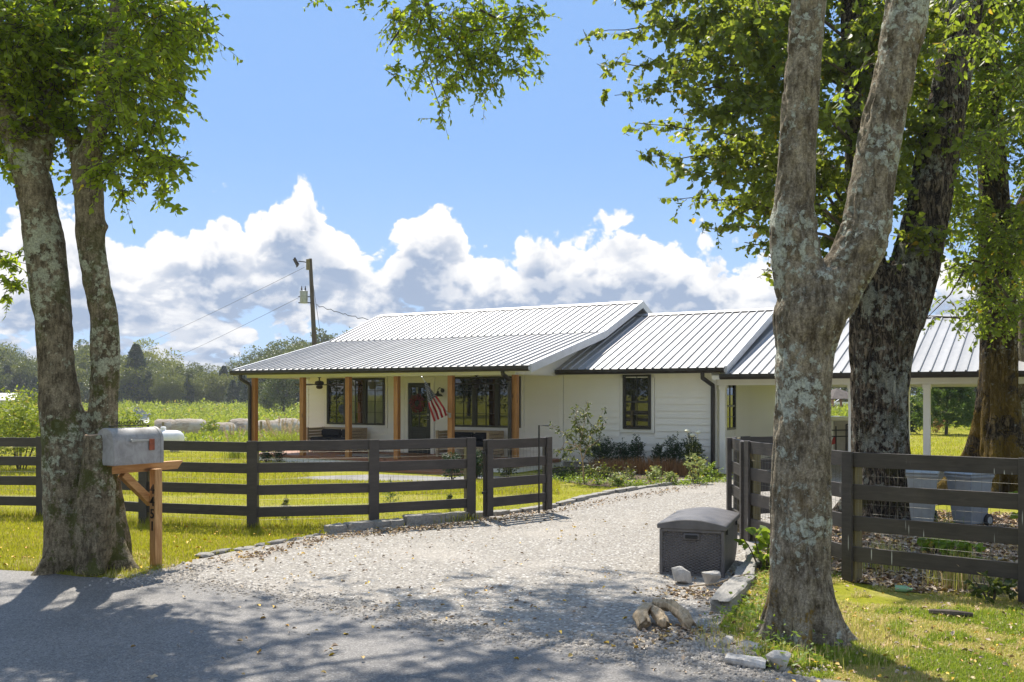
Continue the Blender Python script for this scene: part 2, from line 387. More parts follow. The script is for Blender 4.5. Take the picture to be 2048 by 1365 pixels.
M['litter'] = mk_stonebits('fallen_leaves', [(0.36, 0.25, 0.15), (0.50, 0.40, 0.29), (0.27, 0.17, 0.10), (0.56, 0.47, 0.36), (0.58, 0.40, 0.10), (0.40, 0.26, 0.15), (0.52, 0.45, 0.37)], 0.7)
M['yellow_litter'] = mk_stonebits('yellow_leaves', [(0.72, 0.46, 0.03), (0.80, 0.55, 0.06), (0.55, 0.26, 0.04)], 0.6)
def mk_rock(name, a, c2, sc=6.0):
    m, t, b = newmat(name); p = tex(t); n = t.noise(p, sc, 7, 0.65); n2 = t.noise(p, sc * 9, 4, 0.6)
    r = orand(t)
    c = t.mix(t.ramp(n, 0.3, 0.7), a, c2); c = t.mix(t.math('MULTIPLY', t.ramp(n2, 0.6, 0.75), 0.5), c, tuple(x * 0.4 for x in a))
    c = t.mix(t.math('MULTIPLY', r, 0.3), c, tuple(x * 0.62 for x in c2))
    t.put(b.inputs['Base Color'], c); b.inputs['Roughness'].default_value = 0.85
    bump(t, b, t.math('ADD', n, t.math('MULTIPLY', n2, 0.4)), 0.55, 0.03); return m
M['rock'] = mk_rock('pale_limestone', (0.36, 0.34, 0.31), (0.58, 0.55, 0.50))
M['edging'] = mk_rock('grey_edging_stone', (0.25, 0.235, 0.215), (0.42, 0.40, 0.36))
M['log'] = mk_wood('split_log_wood', (0.27, 0.19, 0.105), (0.58, 0.45, 0.29), 2, 0.8)
def mk_ground():
    m, t, b = newmat('lawn_ground'); p = wpos(t); x, y, z = t.sep(p)
    n = t.noise(p, 0.22, 5, 0.6); n2 = t.noise(p, 1.9, 5, 0.65); n3 = t.noise(p, 14, 4, 0.7); n4 = t.noise(p, 70, 3, 0.7)
    c = t.mix(t.ramp(n, 0.35, 0.7), (0.265, 0.28, 0.018), (0.335, 0.315, 0.03))
    c = t.mix(t.math('MULTIPLY', t.ramp(n2, 0.48, 0.72), 0.7), c, (0.36, 0.31, 0.07))
    c = t.mix(t.math('MULTIPLY', t.ramp(t.noise(p, 0.7, 5, 0.65), 0.5, 0.66), 0.6), c, (0.42, 0.35, 0.13))
    c = t.mix(t.math('MULTIPLY', t.ramp(n3, 0.45, 0.7), 0.5), c, (0.12, 0.15, 0.016))
    c = t.mix(t.math('MULTIPLY', t.ramp(n4, 0.5, 0.75), 0.35), c, (0.30, 0.27, 0.09))
    t.put(b.inputs['Base Color'], c); b.inputs['Roughness'].default_value = 0.95; b.inputs['Specular IOR Level'].default_value = 0.1
    bump(t, b, t.math('ADD', n4, t.math('MULTIPLY', n3, 1.5)), 0.6, 0.05); return m
M['ground'] = mk_ground()
def mk_soil(name, a, c2, c3):
    m, t, b = newmat(name); p = wpos(t); n = t.noise(p, 2.2, 6, 0.65); v = t.node('ShaderNodeTexVoronoi'); t.put(v.inputs['Vector'], t.vscale(p, (1, 1, 0.5))); v.inputs['Scale'].default_value = 30
    cc = t.sep(v.outputs['Color'])
    c = t.mix(cc[0], a, c2); c = t.mix(t.math('MULTIPLY', t.ramp(n, 0.5, 0.7), 0.6), c, c3)
    t.put(b.inputs['Base Color'], c); b.inputs['Roughness'].default_value = 0.95
    bump(t, b, t.math('ADD', cc[1], n), 0.7, 0.03); return m
M['mulch'] = mk_soil('leafy_mulch', (0.13, 0.08, 0.05), (0.33, 0.23, 0.15), (0.40, 0.31, 0.21))
M['bed'] = mk_soil('bed_mulch', (0.06, 0.038, 0.025), (0.14, 0.09, 0.06), (0.10, 0.08, 0.03))
M['flag_stone'] = mk_rock('grey_walk_stone', (0.17, 0.165, 0.155), (0.29, 0.28, 0.265), 2.0)
# leaves: diffuse plus light coming through, tone differing from leaf to leaf
def mk_leaf(name, dark, light, thru, yellow=(0.45, 0.32, 0.03), yfrac=0.03, tr=0.55, rough=0.45, byobj=0.0, alt=None):
    m, t, b = newmat(name); r = isl(t); n = t.noise(wpos(t), 1.3, 3)
    f = t.math('ADD', t.math('MULTIPLY', r, 0.65), t.math('MULTIPLY', n, 0.35))
    c = t.mix(t.ramp(f, 0.15, 0.85, False), dark, light)
    c = t.mix(t.ramp(r, 1 - yfrac - 0.004, 1 - yfrac), c, yellow)
    th = t.mix(t.ramp(r, 1 - yfrac - 0.004, 1 - yfrac), t.mix(f, tuple(x * 0.7 for x in thru), thru), tuple(min(1, x * 1.6) for x in yellow))
    if byobj:
        k = t.ramp(orand(t), 0.45, 1.0, False)
        c = t.mix(t.math('MULTIPLY', k, byobj), c, alt); th = t.mix(t.math('MULTIPLY', k, byobj), th, tuple(x * 2.0 for x in alt))
    t.put(b.inputs['Base Color'], c); b.inputs['Roughness'].default_value = rough; b.inputs['Specular IOR Level'].default_value = 0.35
    tl = t.node('ShaderNodeBsdfTranslucent'); t.put(tl.inputs[0], th)
    mx = t.node('ShaderNodeMixShader'); mx.inputs[0].default_value = tr
    t.l.new(b.outputs[0], mx.inputs[1]); t.l.new(tl.outputs[0], mx.inputs[2])
    t.l.new(mx.outputs[0], t.n['Material Output'].inputs[0]); return m
M['leaf_hack'] = mk_leaf('hackberry_leaf', (0.055, 0.105, 0.018), (0.12, 0.175, 0.030), (0.62, 0.76, 0.035), yfrac=0.012, yellow=(0.5, 0.40, 0.03))
M['leaf_pop'] = mk_leaf('poplar_leaf', (0.055, 0.095, 0.020), (0.12, 0.155, 0.036), (0.42, 0.50, 0.045), yfrac=0.015)
M['leaf_deep'] = mk_leaf('oval_dark_leaf', (0.060, 0.105, 0.020), (0.12, 0.16, 0.030), (0.42, 0.54, 0.04), yfrac=0.02)
M['leaf_far'] = mk_leaf('far_tree_leaf', (0.030, 0.055, 0.018), (0.085, 0.11, 0.022), (0.20, 0.24, 0.03), tr=0.30, yfrac=0.0, byobj=0.9, alt=(0.21, 0.22, 0.022))
M['leaf_cedar'] = mk_leaf('cedar_needle', (0.032, 0.058, 0.028), (0.065, 0.095, 0.04), (0.11, 0.15, 0.05), tr=0.22, yfrac=0.0, byobj=0.4, alt=(0.055, 0.085, 0.03))
M['leaf_pine'] = mk_leaf('pine_needle', (0.045, 0.095, 0.022), (0.10, 0.165, 0.03), (0.20, 0.30, 0.05), tr=0.4, yfrac=0.0)
M['leaf_box'] = mk_leaf('boxwood_leaf', (0.018, 0.048, 0.018), (0.045, 0.085, 0.030), (0.08, 0.14, 0.04), tr=0.2, yfrac=0.0)
M['leaf_var'] = mk_leaf('variegated_leaf', (0.12, 0.20, 0.04), (0.45, 0.48, 0.20), (0.55, 0.62, 0.20), tr=0.4, yfrac=0.05)
M['leaf_bright'] = mk_leaf('bright_ground_leaf', (0.12, 0.21, 0.02), (0.20, 0.28, 0.035), (0.42, 0.55, 0.05), tr=0.45, yfrac=0.02)
M['leaf_weed'] = mk_leaf('field_weed_leaf', (0.13, 0.20, 0.02), (0.25, 0.29, 0.035), (0.46, 0.54, 0.05), tr=0.45, yfrac=0.04, yellow=(0.38, 0.30, 0.06))
M['leaf_sap'] = mk_leaf('sapling_leaf', (0.035, 0.06, 0.015), (0.075, 0.105, 0.022), (0.22, 0.27, 0.04), tr=0.4, yfrac=0.05, yellow=(0.5, 0.48, 0.12))
M['sedge'] = mk_leaf('russet_sedge', (0.30, 0.15, 0.06), (0.50, 0.29, 0.13), (0.62, 0.36, 0.16), tr=0.35, yfrac=0.0)
M['plume'] = mk_leaf('grass_plume', (0.46, 0.36, 0.22), (0.62, 0.50, 0.34), (0.6, 0.5, 0.34), tr=0.4, yfrac=0.0)
M['petal'] = m_plain('white_petal', (0.85, 0.82, 0.62), 0.6)
M['grass'] = mk_leaf('grass_blade', (0.22, 0.25, 0.018), (0.36, 0.35, 0.03), (0.66, 0.66, 0.035), tr=0.45, yfrac=0.16, yellow=(0.36, 0.29, 0.10))
M['drygrass'] = mk_leaf('dry_grass_blade', (0.32, 0.35, 0.05), (0.60, 0.53, 0.20), (0.80, 0.78, 0.16), tr=0.4, yfrac=0.3, yellow=(0.60, 0.46, 0.24))
# bark: grey with lichen rosettes, darker furrows, moss low down
def mk_bark(name, a, c2, lichen, lam, moss, mam, mossz=(1.2, 0.0), bumps=0.6, lsc=9.0, furrow=None, lz=None):
    m, t, b = newmat(name); p = wpos(t); x, y, z = t.sep(p)
    n = t.noise(p, 5.0, 7, 0.7); n2 = t.noise(t.vscale(p, (14, 14, 4.0)), 2.2, 6, 0.7); n4 = t.noise(p, 38, 4, 0.7)
    c = t.mix(t.ramp(t.math('ADD', t.math('MULTIPLY', n, 0.5), t.math('MULTIPLY', n2, 0.5)), 0.38, 0.62), a, c2)
    h = t.math('ADD', t.math('MULTIPLY', n2, 1.0), t.math('MULTIPLY', n4, 0.6))
    if furrow:
        fz = t.math('ABSOLUTE', t.math('SUBTRACT', t.noise(t.vscale(p, (9, 9, 2.0)), 1.6, 5, 0.6, 0.8), 0.5))
        c = t.mix(t.ramp(fz, 0.075, 0.0), c, furrow); h = t.math('ADD', h, t.math('MULTIPLY', t.ramp(fz, 0.0, 0.11), 1.6))
    wrp = t.vmath('ADD', p, t.vscale(t.noise(p, 13, 4, 0.6, out=1), (0.10, 0.10, 0.10)))
    c = t.mix(0.75, c, t.mix(t.ramp(t.noise(p, 60, 5, 0.75), 0.30, 0.70), (0.20, 0.18, 0.16), (1.0, 1.0, 1.0)), 'MULTIPLY')
    lv = t.voro(wrp, lsc * 1.5); ln = t.noise(p, 1.3, 4, 0.6); l2 = t.noise(p, 26, 4, 0.7); l3 = t.noise(wrp, lsc * 1.15, 8, 0.70)
    l4 = t.noise(wrp, lsc * 3.2, 5, 0.7)
    li = t.math('ADD', t.math('ADD', t.math('MULTIPLY', l3, 0.6), t.math('MULTIPLY', l4, 0.4)), t.math('ADD', t.math('MULTIPLY', t.math('SUBTRACT', 0.42, lv), 0.22), t.math('MULTIPLY', t.math('SUBTRACT', ln, 0.5), 0.9)))
    lm = t.ramp(li, 0.69 - lam * 0.42, 0.745 - lam * 0.42)
    if lz: lm = t.math('MULTIPLY', lm, t.ramp(z, lz[0], lz[1]))
    c = t.mix(t.math('MULTIPLY', lm, 0.8), c, t.mix(t.ramp(t.noise(p, 48, 5, 0.75), 0.32, 0.68), tuple(q * 0.45 for q in lichen), tuple(min(1, q * 1.12) for q in lichen)))
    h = t.math('ADD', h, t.math('MULTIPLY', lm, 0.25))
    mn = t.noise(p, 2.3, 5, 0.65)
    mm = t.math('MULTIPLY', t.ramp(t.math('ADD', mn, t.math('MULTIPLY', t.math('SUBTRACT', n4, 0.5), 0.35)), 0.66 - mam * 0.3, 0.72 - mam * 0.3), t.ramp(z, mossz[0], mossz[1]))
    c = t.mix(t.math('MULTIPLY', mm, 0.85), c, t.mix(n4, tuple(q * 0.5 for q in moss), moss))
    t.put(b.inputs['Base Color'], c); b.inputs['Roughness'].default_value = 0.9; b.inputs['Specular IOR Level'].default_value = 0.2
    bump(t, b, h, bumps, 0.035); return m
M['bark_l'] = mk_bark('lichened_bark_left', (0.10, 0.078, 0.045), (0.40, 0.335, 0.215), (0.52, 0.54, 0.38), 0.36, (0.085, 0.095, 0.016), 0.46, (6.0, 1.0), lz=(.25, 1.1))
M['bark_r'] = mk_bark('lichened_bark_right', (0.12, 0.095, 0.062), (0.46, 0.40, 0.30), (0.56, 0.60, 0.52), 0.30, (0.27, 0.165, 0.025), 0.40, (1.5, 0.05), lsc=10.0)
M['bark_p'] = mk_bark('furrowed_bark', (0.105, 0.082, 0.058), (0.38, 0.31, 0.23), (0.45, 0.47, 0.40), 0.40, (0.060, 0.055, 0.010), 0.42, (4.5, 0.5), 0.9, 7.0, (0.012, 0.009, 0.007))
M['bark_m'] = mk_bark('mossy_bark', (0.09, 0.066, 0.038), (0.27, 0.205, 0.12), (0.45, 0.46, 0.40), 0.2, (0.24, 0.155, 0.018), 0.75, (4.5, 0.4), 0.9, 8.0, (0.018, 0.013, 0.008))
M['twig'] = m_plain('twig_bark', (0.075, 0.058, 0.042), 0.85, var=0.4, scale=9)
M['stub'] = mk_wood('cut_stub_wood', (0.33, 0.22, 0.13), (0.50, 0.36, 0.24), 2, 0.8)
M['far_trunk'] = m_plain('far_trunk_bark', (0.085, 0.068, 0.055), 0.9, var=0.35, scale=3)
M['pole'] = mk_wood('utility_pole_wood', (0.055, 0.042, 0.032), (0.11, 0.085, 0.065), 2, 0.8)
# galvanised, tarnished mailbox
def mk_galv():
    m, t, b = newmat('tarnished_zinc'); p = tex(t); n = t.noise(p, 9, 6, 0.65, 0.6); n2 = t.noise(t.vscale(p, (3, 3, 1)), 14, 5, 0.7); n3 = t.noise(p, 3.2, 3)
    c = t.mix(t.ramp(n, 0.3, 0.7), (0.27, 0.26, 0.25), (0.40, 0.39, 0.38))
    c = t.mix(t.math('MULTIPLY', t.ramp(n2, 0.58, 0.75), 0.7), c, (0.60, 0.59, 0.57)); c = t.mix(t.math('MULTIPLY', t.ramp(n3, 0.55, 0.7), 0.6), c, (0.13, 0.12, 0.115))
    t.put(b.inputs['Base Color'], c); b.inputs['Metallic'].default_value = 0.25; b.inputs['Roughness'].default_value = 0.62
    bump(t, b, t.noise(p, 5, 3), 0.15, 0.01); return m
M['galv'] = mk_galv()
M['red_flag'] = m_plain('faded_red_paint', (0.27, 0.065, 0.025), 0.5, var=0.3, scale=20)
M['alu'] = m_plain('dull_aluminium', (0.45, 0.45, 0.43), 0.5, 0.5)
def mk_resin():
    m, t, b = newmat('woven_resin'); p = tex(t); x, y, z = t.sep(p)
    h = t.math('ADD', x, y)
    cx_ = t.math('MULTIPLY', h, 34.0); cell = t.math('FLOOR', cx_); ph = t.math('MULTIPLY', t.math('MODULO', cell, 2.0), 0.5)
    fz = t.math('FRACT', t.math('ADD', t.math('MULTIPLY', z, 34.0), ph)); fx = t.math('FRACT', cx_)
    hb = t.math('MULTIPLY', t.math('SINE', t.math('MULTIPLY', fz, math.pi)), t.math('SINE', t.math('MULTIPLY', fx, math.pi)))
    n = t.noise(p, 4, 4)
    t.put(b.inputs['Base Color'], t.mix(t.ramp(n, 0.3, 0.7), (0.095, 0.088, 0.086), (0.13, 0.12, 0.118))); b.inputs['Roughness'].default_value = 0.5
    bump(t, b, hb, 0.9, 0.012); return m
M['resin'] = mk_resin()
M['resin_lid'] = m_plain('resin_lid', (0.12, 0.112, 0.110), 0.48, var=0.2, scale=5, bmp=0.2, bscale=160)
M['bin_grey'] = m_plain('grey_bin_plastic', (0.30, 0.33, 0.34), 0.45, var=0.1)
M['bin_blue'] = m_plain('blue_grey_bin_plastic', (0.23, 0.26, 0.30), 0.45, var=0.1)
M['rubber'] = m_plain('black_rubber', (0.015, 0.015, 0.015), 0.7)
def mk_hay():
    m, t, b = newmat('net_wrapped_hay'); p = tex(t); n = t.noise(t.vscale(p, (1, 4, 4)), 3.5, 6, 0.7); n2 = t.noise(p, 1.1, 4); r = orand(t)
    c = t.mix(t.ramp(n, 0.3, 0.72), (0.20, 0.155, 0.11), (0.46, 0.39, 0.31)); c = t.mix(t.math('MULTIPLY', t.ramp(n2, 0.45, 0.65), 0.6), c, (0.55, 0.55, 0.51))
    c = t.mix(t.math('MULTIPLY', r, 0.4), c, (0.40, 0.35, 0.27))
    t.put(b.inputs['Base Color'], c); b.inputs['Roughness'].default_value = 0.9; bump(t, b, n, 0.7, 0.08); return m
M['hay'] = mk_hay()
M['tank'] = m_plain('white_tank_paint', (0.78, 0.79, 0.80), 0.35, var=0.05)
M['shed'] = m_plain('beige_ribbed_metal', (0.50, 0.46, 0.41), 0.5, 0.1, var=0.1)
M['cushion'] = m_plain('navy_cushion', (0.012, 0.014, 0.022), 0.85)
M['wicker'] = mk_wood('bench_slats', (0.33, 0.25, 0.16), (0.50, 0.40, 0.27), 0, 0.7, knots=False)
M['berry'] = m_plain('red_berries', (0.20, 0.012, 0.020), 0.45, var=0.5, scale=30)
M['rug'] = m_plain('striped_rug', (0.26, 0.24, 0.23), 0.95, var=0.5, scale=9)
M['coir'] = m_plain('coir_mat', (0.22, 0.13, 0.075), 0.95, var=0.3, scale=30)
M['door'] = m_plain('black_door_paint', (0.022, 0.026, 0.030), 0.4)
M['transformer'] = m_plain('transformer_grey', (0.36, 0.38, 0.39), 0.45, 0.2, var=0.15)
M['porcelain'] = m_plain('dark_porcelain', (0.05, 0.04, 0.04), 0.35)
M['red_plastic'] = m_plain('red_plastic', (0.55, 0.05, 0.03), 0.5)
M['green_plastic'] = m_plain('green_plastic', (0.25, 0.45, 0.25), 0.4)
M['car_white'] = m_plain('white_car_paint', (0.75, 0.76, 0.78), 0.25)
M['pvc'] = m_plain('dirty_white_pipe', (0.44, 0.42, 0.39), 0.7, var=0.35, scale=10)
M['concrete'] = m_plain('foundation_concrete', (0.36, 0.34, 0.30), 0.9, var=0.15, scale=8, bmp=0.3)
def mk_flagmat():
    m, t, b = newmat('flag_cloth'); uv = tex(t, 'UV'); x, y, z = t.sep(uv)
    st = t.math('MODULO', t.math('FLOOR', t.math('MULTIPLY', y, 13.0)), 2.0)
    c = t.mix(st, (0.42, 0.025, 0.035), (0.74, 0.72, 0.69))
    incant = t.math('MULTIPLY', t.math('LESS_THAN', x, 0.40), t.math('GREATER_THAN', y, 6.0 / 13))
    # white stars in eleven staggered rows on the blue field
    gx = t.math('MULTIPLY', x, 6 / 0.40); gy = t.math('MULTIPLY', t.math('SUBTRACT', y, 6.0 / 13), 5 / (7.0 / 13))
    def dist(ox, oy):
        fx = t.math('SUBTRACT', t.math('FRACT', t.math('ADD', gx, ox)), 0.5); fy = t.math('SUBTRACT', t.math('FRACT', t.math('ADD', gy, oy)), 0.5)
        return t.math('SQRT', t.math('ADD', t.math('MULTIPLY', fx, fx), t.math('MULTIPLY', fy, fy)))
    star = t.math('LESS_THAN', t.math('MINIMUM', dist(0, 0), dist(0.5, 0.5)), 0.21)
    c = t.mix(incant, c, t.mix(star, (0.018, 0.028, 0.085), (0.74, 0.72, 0.69)))
    t.put(b.inputs['Base Color'], c); b.inputs['Roughness'].default_value = 0.8
    tl = t.node('ShaderNodeBsdfTranslucent'); t.put(tl.inputs[0], c)
    mx = t.node('ShaderNodeMixShader'); mx.inputs[0].default_value = 0.3
    t.l.new(b.outputs[0], mx.inputs[1]); t.l.new(tl.outputs[0], mx.inputs[2]); t.l.new(mx.outputs[0], t.n['Material Output'].inputs[0]); return m
M['flag'] = mk_flagmat()

M['drygrass2'] = mk_leaf('green_turf_blade', (0.16, 0.24, 0.02), (0.28, 0.34, 0.035), (0.50, 0.62, 0.05), tr=0.45, yfrac=0.08, yellow=(0.5, 0.38, 0.18))
# ------------------------------------------------------------------ foliage helpers (numpy)
def norm(a): return a / np.maximum(np.linalg.norm(a, axis=-1, keepdims=True), 1e-9)
def leaf_arrays(P, D, N, L, wid=0.5, fold=0.12, kind='ovate'):
    n = len(P); N = norm(N - D * np.sum(N * D, 1, keepdims=True)); S = np.cross(N, D)
    if kind == 'ovate': prof = [(0, 0, 0), (.32, .5, -fold), (.70, .34, -fold), (1, 0, -.10), (.70, -.34, -fold), (.32, -.5, -fold)]
    elif kind == 'round': prof = [(0, 0, 0), (.22, .5, -fold), (.58, .42, -fold), (1, 0, -.10), (.58, -.42, -fold), (.22, -.5, -fold)]
    else: prof = [(0, .1, 0), (.3, .5, 0), (.8, .4, 0), (1, 0, -.05), (.7, -.5, 0), (.25, -.4, 0)]
    V = np.empty((n, 6, 3), np.float32); L = np.asarray(L)[:, None]
    for k, (a, s, h) in enumerate(prof): V[:, k] = P + D * (a * L) + S * (s * wid * L) + N * (h * L * (1 if kind != 'clump' else 0.5))
    b = (np.arange(n) * 6)[:, None]
    Q = np.concatenate([b + np.array([[0, 5, 4, 3]]), b + np.array([[0, 3, 2, 1]])], 1).reshape(-1, 4)
    return V.reshape(-1, 3), Q
def twig_arrays(C, r0, r1):
    """C (n,k,3) curves -> 3-sided tubes"""
    n, k, _ = C.shape; d = norm(np.gradient(C, axis=1)); ref = np.array([0.31, 0.17, 0.93]); a = norm(np.cross(d, ref)); b = np.cross(d, a)
    rad = np.linspace(1, 0, k)[None, :, None] * (r0 - r1)[:, None, None] + r1[:, None, None]
    V = np.empty((n, k, 3, 3), np.float32)
    for j in range(3):
        an = 2 * math.pi * j / 3; V[:, :, j] = C + rad * (a * math.cos(an) + b * math.sin(an))
    base = (np.arange(n) * k * 3)[:, None, None]; i = (np.arange(k - 1) * 3)[None, :, None]
    Q = []
    for j in range(3):
        j2 = (j + 1) % 3
        Q.append(np.stack([base + i + j, base + i + j2, base + i + 3 + j2, base + i + 3 + j], -1).reshape(-1, 4))
    return V.reshape(-1, 3), np.concatenate(Q)
def spray(roots, dirs, lens, per, leaf, wid=0.45, droop=0.35, kind='ovate', fold=0.12, twr=0.006, jit=0.5, updir=0.8, rg=None):
    """twigs with leaves along them; returns leaf arrays and twig arrays"""
    rg = rg or rng; n = len(roots); k = 6; t = np.linspace(0, 1, k)
    bend = norm(rg.normal(size=(n, 3))) * 0.25
    C = roots[:, None] + dirs[:, None] * (lens[:, None, None] * t[None, :, None]) + (bend * lens[:, None])[:, None] * (t ** 2)[None, :, None]
    C[:, :, 2] -= (t ** 2)[None] * lens[:, None] * droop
    tt = np.linspace(0.12, 1, per)[None] + rg.uniform(-.04, .04, (n, per)); tt = np.clip(tt, 0.02, 0.999)
    f = tt * (k - 1); i0 = np.floor(f).astype(int); fr = (f - i0)[..., None]; ar = np.arange(n)[:, None]
    P = C[ar, i0] * (1 - fr) + C[ar, np.minimum(i0 + 1, k - 1)] * fr
    T = norm(C[ar, np.minimum(i0 + 1, k - 1)] - C[ar, i0])
    side = norm(np.cross(T, np.array([0, 0, 1.0]))) * np.where(np.arange(per) % 2, 1, -1)[None, :, None]
    D = norm(T * 0.55 + side * 0.75 + rg.normal(size=T.shape) * jit * 0.8 + np.array([0, 0, -0.42]))
    N = norm(rg.normal(size=T.shape) * 0.75 + np.array([0, 0, updir]))
    keep = rg.random((n, per)) < 0.93
    P, D, N = P[keep], D[keep], N[keep]; L = leaf * rg.uniform(0.42, 1.3, len(P))
    return leaf_arrays(P, D, N, L, wid, fold, kind), twig_arrays(C, np.full(n, twr), np.full(n, twr * 0.3))
def merge(parts):
    V, Q, o = [], [], 0
    for v, q in parts: V.append(v); Q.append(q + o); o += len(v)
    return np.concatenate(V), np.concatenate(Q)
def in_ellipsoid(n, rg=None):
    rg = rg or rng; d = norm(rg.normal(size=(n, 3))); return d * (rg.random((n, 1)) ** (1 / 2.2))
def crown_blobs(blobs, tw_per_m2, tw_len, per, leaf, **kw):
    """blobs: (centre, radii xyz). Twigs start inside each blob and reach outwards and down."""
    LV, TV = [], []
    for c, r in blobs:
        r = np.array(r, float); area = r[0] * r[2] * math.pi
        n = max(2, int(area * tw_per_m2)); e = in_ellipsoid(n)
        roots = np.array(c) + e * r * 0.85
        d = norm(e * np.array([1, 1, .7]) + rng.normal(size=(n, 3)) * 0.5)
        l = tw_len * rng.uniform(0.5, 1.2, n); a, b = spray(roots - d * (l * 0.5)[:, None], d, l, per, leaf, **kw); LV.append(a); TV.append(b)
    return merge(LV), merge(TV)

# ------------------------------------------------------------------ trunks: limbs grown together by a voxel skin, then ridged
def grown(name, mat, chains, voxel=0.03, amp=0.02, freq=7.0, stretch=0.45, flare=None, seed=1, ridges=0.0, knots=0.5):
    mb = MB()
    for pts, rad in chains:
        P = [Vector(p) for p in pts]; q, rr = [], []
        for i in range(len(P) - 1):                  # Catmull-Rom through the points
            p0 = P[max(i - 1, 0)]; p1 = P[i]; p2 = P[i + 1]; p3 = P[min(i + 2, len(P) - 1)]
            for s in range(4):
                t = s / 4; q.append(0.5 * ((2 * p1) + (p2 - p0) * t + (2 * p0 - 5 * p1 + 4 * p2 - p3) * t * t + (3 * p1 - p0 - 3 * p2 + p3) * t ** 3))
                rr.append(rad[i] * (1 - t) + rad[i + 1] * t)
        q.append(P[-1]); rr.append(rad[-1]); mb.tube(q, rr, 14)
    me = mb.mesh(name + '_cage', None); o = bpy.data.objects.new(name + '_cage', me); col.objects.link(o)
    md = o.modifiers.new('r', 'REMESH'); md.mode = 'VOXEL'; md.voxel_size = voxel
    sm = o.modifiers.new('s', 'SMOOTH'); sm.factor = 0.5; sm.iterations = 5
    dg = bpy.context.evaluated_depsgraph_get(); dg.update()
    me2 = bpy.data.meshes.new_from_object(o.evaluated_get(dg)); bpy.data.objects.remove(o); bpy.data.meshes.remove(me)
    n = len(me2.vertices); V = np.empty(n * 3, np.float32); me2.vertices.foreach_get('co', V); V = V.reshape(-1, 3).astype(float)
    Nn = np.empty(n * 3, np.float32); me2.vertices.foreach_get('normal', Nn); Nn = Nn.reshape(-1, 3)
    p = V * np.array([freq, freq, freq * stretch])
    big = fbm(V * np.array([1.5, 1.5, 0.9]) + seed * 3.3, 3, seed)
    mid = fbm(p + seed, 4, seed + 5)
    rid = np.abs(fbm(V * np.array([freq * .8, freq * .8, freq * .16]) + seed, 3, seed + 9))
    disp = big * knots * 0.10 + mid * amp * 2.0 - np.maximum(0.06 - rid, 0) * ridges
    if flare:                                         # root buttresses
        (fx, fy), fr, fh, lob, ph = flare; dx = V[:, 0] - fx; dy = V[:, 1] - fy; an = np.arctan2(dy, dx)
        w = np.exp(-np.maximum(V[:, 2], 0) / fh) * (V[:, 2] < 4 * fh)
        lb = 0.5 + 0.95 * np.cos(an * lob + ph + np.sin(an * 2 + ph) * .6) + 0.5 * np.cos(an * (lob + 4) + ph * 2.3) + fbm(np.stack([an * 2, V[:, 2] * 1.5, an * 0], 1), 3, seed) * 0.8
        rad = np.maximum(np.hypot(dx, dy), 1e-3); push = w * fr * lb
        V[:, 0] += dx / rad * push; V[:, 1] += dy / rad * push
    V += Nn * disp[:, None]
    me2.vertices.foreach_set('co', V.astype(np.float32).ravel()); me2.update()
    me2.polygons.foreach_set('use_smooth', np.ones(len(me2.polygons), bool)); me2.materials.clear(); me2.materials.append(mat); me2.name = name
    return me2
def px_chain(Z, rows):
    """rows of (px, py, half width px[, extra depth]) -> points and radii at distance Z"""
    pts, rad = [], []
    for r in rows:
        z = Z + (r[3] if len(r) > 3 else 0); pts.append(pix(r[0], r[1], z)); rad.append(r[2] * z / FPX)
    return pts, rad
# ------------------------------------------------------------------ the ground, road, drive
def build_ground():
    def axis(lo, hi):
        a = [0.0]; s = 1.0
        while a[-1] < hi: a.append(a[-1] + s); s = min(s * (1.0 if a[-1] < 90 else 1.18), 200)
        b = [0.0]; s = 1.0
        while b[-1] > lo: b.append(b[-1] - s); s = min(s * (1.0 if b[-1] > -60 else 1.18), 200)
        return np.array(sorted(set(a + b)))
    xs = axis(-2500, 2500); ys = axis(-2500, 3500); X, Y = np.meshgrid(xs, ys); Z = terrain(X, Y)
    nx, ny = len(xs), len(ys); i = np.arange(nx - 1)[None] + (np.arange(ny - 1) * nx)[:, None]; i = i.ravel()
    me = mesh_np('ground', np.stack([X, Y, Z], -1).reshape(-1, 3), np.stack([i, i + 1, i + nx + 1, i + nx], 1), mat=M['ground'], smooth=True)
    tag(obj('ground', me), kind='structure')
build_ground()
def sheet(name, pts, z, mat, kind='structure', thick=0.0, wob=0.0, step=0.25, seed=3):
    P = [Vector((p[0], p[1], 0)) for p in pts]; q = []
    for i in range(len(P)):
        a, b = P[i], P[(i + 1) % len(P)]; n = max(1, int(min((b - a).length, 60) / step)) if wob else 1
        for k in range(n):
            p = a.lerp(b, k / n)
            if wob: w = fbm(np.array([[p.x * 2.1, p.y * 2.1, 0.0]]), 4, seed)[0] * wob * 2; d = (b - a).normalized(); p = p + Vector((-d.y, d.x, 0)) * w
            q.append(p)
    n = len(q)
    bm = bmesh.new(); vs = [bm.verts.new((p.x, p.y, z)) for p in q]; f = bm.faces.new(vs)
    if f.normal.z < 0: f.normal_flip()
    if thick:
        lo = [bm.verts.new((p.x, p.y, z - thick)) for p in q]
        for i in range(n): bm.faces.new((vs[i], vs[(i + 1) % n], lo[(i + 1) % n], lo[i]))
    bmesh.ops.triangulate(bm, faces=[g for g in bm.faces if len(g.verts) > 4])
    me = bpy.data.meshes.new(name); bm.to_mesh(me); bm.free(); me.materials.append(mat)
    return tag(obj(name, me), kind=kind)
rd = Vector((0.888, -0.46, 0)).normalized(); rn = Vector((rd.y, -rd.x, 0))   # along the road, and across it towards the camera
e0 = Vector((-5.51, 10.23, 0))
